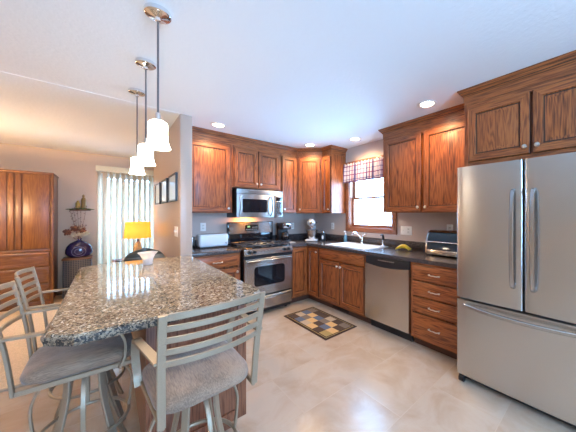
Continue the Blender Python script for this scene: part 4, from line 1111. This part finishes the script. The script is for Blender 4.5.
for z0, z1 in ((.575, .795), (.33, .565), (.08, .32)):
    m = MB(); hh = (z1 - z0)
    m.rings_y(.042, .703, z0, z1, [(0, -ad - .0005), (0, -ad - .010), (.012, -ad - .018), (.03, -ad - .018), (.05, -ad - .010), (.07, -ad - .014)], 0, 0)
    m.build('drawer', M['arm_h'], t)

# ---------------------------------------------------------------- woven chest, vase, wall ledge
def woven():
    m, N, L, B = newmat('dark_blue_weave'); tc = N.new('ShaderNodeTexCoord')
    mp = N.new('ShaderNodeMapping'); mp.inputs['Scale'].default_value = (1, 0, 1); L.new(tc.outputs['Object'], mp.inputs['Vector'])
    ck = N.new('ShaderNodeTexBrick'); ck.inputs['Scale'].default_value = 1; ck.inputs['Brick Width'].default_value = .03; ck.inputs['Row Height'].default_value = .03; ck.inputs['Mortar Size'].default_value = .006; ck.offset = 0
    sw = N.new('ShaderNodeSeparateXYZ'); cb = N.new('ShaderNodeCombineXYZ'); L.new(tc.outputs['Object'], sw.inputs[0]); L.new(sw.outputs['X'], cb.inputs['X']); L.new(sw.outputs['Z'], cb.inputs['Y']); L.new(cb.outputs[0], ck.inputs['Vector'])
    ck.inputs['Color1'].default_value = (.014, .018, .035, 1); ck.inputs['Color2'].default_value = (.025, .03, .05, 1); ck.inputs['Mortar'].default_value = (.13, .11, .10, 1)
    L.new(ck.outputs['Color'], B.inputs['Base Color']); B.inputs['Roughness'].default_value = .7
    return m
t = thing('woven_chest', 'dark blue woven chest with a wooden lid edge beside the armoire', 'chest', (-3.335, 2.20, .012))
t.scale = (.93, 1, .985)
m = MB(); m.box(-.18, .18, -.15, .15, .0, .615, .006); m.build('body', woven(), t)
m = MB(); m.box(-.19, .19, -.16, .16, .6155, .645, .006); m.build('lid', M['arm_h'], t)
t = thing('vase', 'round purple-blue glazed vase of dried flowers on the woven chest', 'vase', (-3.32, 2.20, .650))
t.scale = (.93, .95, 1.12)
m = MB(); m.lathe([(.10, 0), (.155, .02), (.178, .06), (.178, .10), (.162, .155), (.120, .205), (.060, .238), (.032, .245), (.030, .258), (.045, .275), (.042, .275), (.026, .258)], (0, 0, 0), 36, sy=.6, cap=False)
vb = m.build('body', plain('purple_blue_glaze', (.035, .022, .08), .12, coat=.5), t, angle=60)
m = MB()
for r_ in (.05, .09): m.sweep([(r_ * math.cos(2 * PI * i / 32), -.101 - .000 + .16 * (r_ ** 2) * 2.4, .085 + .8 * r_ * math.sin(2 * PI * i / 32)) for i in range(32)], .004, n=6, closed=True)
m.build('ring_relief', plain('lilac_glaze', (.22, .20, .36), .2), vb)
fl = []
dark = plain('dried_brown_petals', (.26, .10, .06), .9); cream = plain('cream_petals', (.72, .60, .42), .9); stemm = plain('dry_stem', (.12, .08, .04), .9)
def blossom(x, y, z, r, mat, n=34):
    m = MB()
    for i in range(n):
        a = random.uniform(0, 2 * PI); e = math.asin(random.uniform(-.9, 1)); rr = r * random.uniform(.5, 1)
        p = Vector((x + rr * math.cos(a) * math.cos(e), y + rr * math.sin(a) * math.cos(e), z + rr * .8 * math.sin(e)))
        m.sphere(p, r * .28, n=6)
    m.sweep(smooth_path([(0, 0, .24), (x * .4, y * .4, .19 + (z - .19) * .5), (x, y, z)], 3), .003, n=5)
    m.build('flower', mat, t)
for a in ((-.155, 0, .37, .052, dark), (-.055, -.02, .43, .055, dark), (.045, 0, .39, .050, dark), (-.065, -.05, .33, .040, cream), (.01, -.06, .335, .042, cream), (.09, -.03, .345, .045, cream)): blossom(*a)
m = MB()
for i in range(11):
    a = random.uniform(-.9, .9); h_ = random.uniform(.46, .76); x1 = math.sin(a) * .17 * h_ * 1.4; y1 = random.uniform(-.05, .05)
    p = smooth_path([(0, 0, .24), (x1 * .5, y1 * .5, .19 + (h_ - .19) * .55), (x1, y1, h_)], 4); m.sweep(p, .0018, n=4)
    for k in range(4):
        q = p[-1 - k] + Vector((random.uniform(-.02, .02), 0, random.uniform(-.015, .015))); m.sphere(q, .007, sc=(1, 1, 1), n=5)
m.build('berry_twigs', dark, t)
t = thing('wall_ledge', 'small wall ledge with greenery above the dried flowers', 'shelf', (-3.315, YF - .001, 1.43))
m = MB(); m.box(-.13, .13, -.08, 0, 0, .018, .004); m.build('ledge', M['arm_h'], t)
m = MB()
for i in range(90):
    x = random.uniform(-.16, .16); m.sphere((x, random.uniform(-.085, -.03), .022 + random.uniform(0, .03) * (1 - abs(x) / .17)), .012, sc=(1.6, .8, .5), n=5)
m.build('greenery', plain('moss_green', (.13, .14, .04), .9), t)
def figure(name, lab, x, h, mat):
    m = MB(); m.lathe([(.03, 0), (.034, .02), (.028, h * .35), (.032, h * .55), (.024, h * .72), (.010, h * .78), (.017, h * .86), (.016, h * .93), (.004, h)], (0, 0, 0), 16)
    o = m.build(name, mat, loc=(x, YF - .045, 1.478)); tag(o, lab, 'figurine')
figure('figurine', 'tall dark gold figurine on the small wall ledge', -3.275, .235, plain('dark_gold', (.34, .20, .05), .45))
figure('figurine', 'short bright gold figurine on the small wall ledge', -3.345, .13, plain('bright_gold', (.62, .40, .08), .4))

# ---------------------------------------------------------------- side table, lamp, armchair
t = thing('side_table', 'dark side table carrying the yellow lamp before the blinds', 'table', (-2.66, 1.30, .012))
m = MB(); m.box(-.25, .25, -.25, .25, .60, .63, .006); m.build('table_top', M['dark_oak'], t)
for sx in (-1, 1):
    for sy in (-1, 1):
        m = MB(); m.box(sx * .22 - .02, sx * .22 + .02, sy * .22 - .02, sy * .22 + .02, 0, .5995, .004); m.build('leg', M['dark_oak'], t)
t = thing('table_lamp', 'glowing yellow drum-shade table lamp with a mottled gold base', 'lamp', (-2.60, 1.30, .6425))
m = MB(); m.lathe([(.07, 0), (.07, .015), (.045, .02)], (0, 0, 0), 24); m.lathe([(.032, .02), (.05, .06), (.062, .12), (.058, .18), (.040, .24), (.028, .27), (.030, .28)], (0, 0, 0), 24); m.build('base', plain('mottled_gold_ceramic', (.42, .32, .16), .35, noise=.7, nscale=60), t, angle=50)
m = MB(); m.cyl((0, 0, .28), (0, 0, .44), .006); m.lathe([(.018, .28), (.018, .32)], (0, 0, 0), 12); m.build('stem', M['rod'], t)
m = MB(); m.lathe([(.178, .345), (.158, .60)], (0, 0, 0), 40, cap=False); sh = m.build('lamp_shade', M['lampshade'], t, angle=80); md = sh.modifiers.new('thick', 'SOLIDIFY'); md.thickness = .002
m = MB(); m.cyl((0, 0, .44), (0, 0, .625), .003); m.sphere((0, 0, .635), .012); m.sweep([(-.158, 0, .595), (.158, 0, .595)], .002, n=5); m.build('finial', M['rod'], t)
m = MB(); m.sphere((0, 0, .46), .03, sc=(1, 1, 1.2)); m.build('bulb', plain('lamp_bulb_glow', (1, 1, 1), .5, emit=(1, .62, .25), es=35), t)
l = bpy.data.lights.new('table_lamp_light', 'POINT'); l.energy = 8; l.color = (1.0, .62, .25); l.shadow_soft_size = .04
lo = bpy.data.objects.new('table_lamp_light', l); COL.objects.link(lo); lo.parent = sh.parent; lo.location = (0, 0, .52)
t = thing('remote_control', 'small dark remote lying at the left edge of the lamp table', 'remote', (-2.83, 1.20, .6425), .4)
m = MB(); m.box(-.025, .025, -.08, .08, 0, .02, .006); rb = m.build('body', M['black'], t)
m = MB()
for i in range(6):
    for j in range(2): m.box(-.015 + j * .018, -.005 + j * .018, -.06 + i * .02, -.05 + i * .02, .02, .0215)
m.build('buttons', M['nickel'], rb)

def stripes():
    m, N, L, B = newmat('grey_striped_cloth'); tc = N.new('ShaderNodeTexCoord'); mp = N.new('ShaderNodeMapping'); mp.inputs['Scale'].default_value = (3, 3, 30)
    n = N.new('ShaderNodeTexNoise'); n.inputs['Scale'].default_value = 1.0; n.inputs['Detail'].default_value = 2; L.new(tc.outputs['Object'], mp.inputs['Vector']); L.new(mp.outputs[0], n.inputs['Vector'])
    r = ramp(N, [(.40, (.03, .035, .03)), (.5, (.10, .10, .08)), (.6, (.28, .27, .23))]); L.new(n.outputs['Fac'], r.inputs['Fac']); L.new(r.outputs['Color'], B.inputs['Base Color']); B.inputs['Roughness'].default_value = .35
    return m
t = thing('armchair', 'rounded dark grey armchair back rising behind the island by the partition wall', 'armchair', (-2.635, .10, .012), 0)
MC = stripes()
m = MB(); m.box(-.20, .20, -.28, .35, .10, .42, .05, 0, 3); m.build('seat', MC, t)
m = MB(); prof = []
rows = []
for j in range(13):
    v = j / 12; zz = .42 + .535 * v; hw = .235 * math.sqrt(max(.0, 1 - max(0, (v - .45) / .55) ** 2.6)) if v < 1 else .02
    rows.append([m.bm.verts.new((max(hw, .02) * math.cos(2 * PI * i / 28), -.22 + .10 * (1 - .5 * v) * math.sin(2 * PI * i / 28), zz)) for i in range(28)])
for a, b in zip(rows, rows[1:]):
    for i in range(28): m.bm.faces.new([a[i], a[(i + 1) % 28], b[(i + 1) % 28], b[i]])
m.bm.faces.new(rows[0][::-1]); m.bm.faces.new(rows[-1]); m.build('backrest', MC, t, angle=70)
for s_ in (-1, 1):
    m = MB(); m.sweep(smooth_path([(s_ * .16, -.22, .55), (s_ * .165, 0, .56), (s_ * .16, .25, .52), (s_ * .155, .32, .40)], 4), .05, n=12); m.build('arm', MC, t)
for sx in (-1, 1):
    for sy in (-1, 1):
        m = MB(); m.lathe([(.018, 0), (.025, .102)], (sx * .16, .03 + sy * .24, 0), 10); m.build('leg', M['dark_oak'], t)
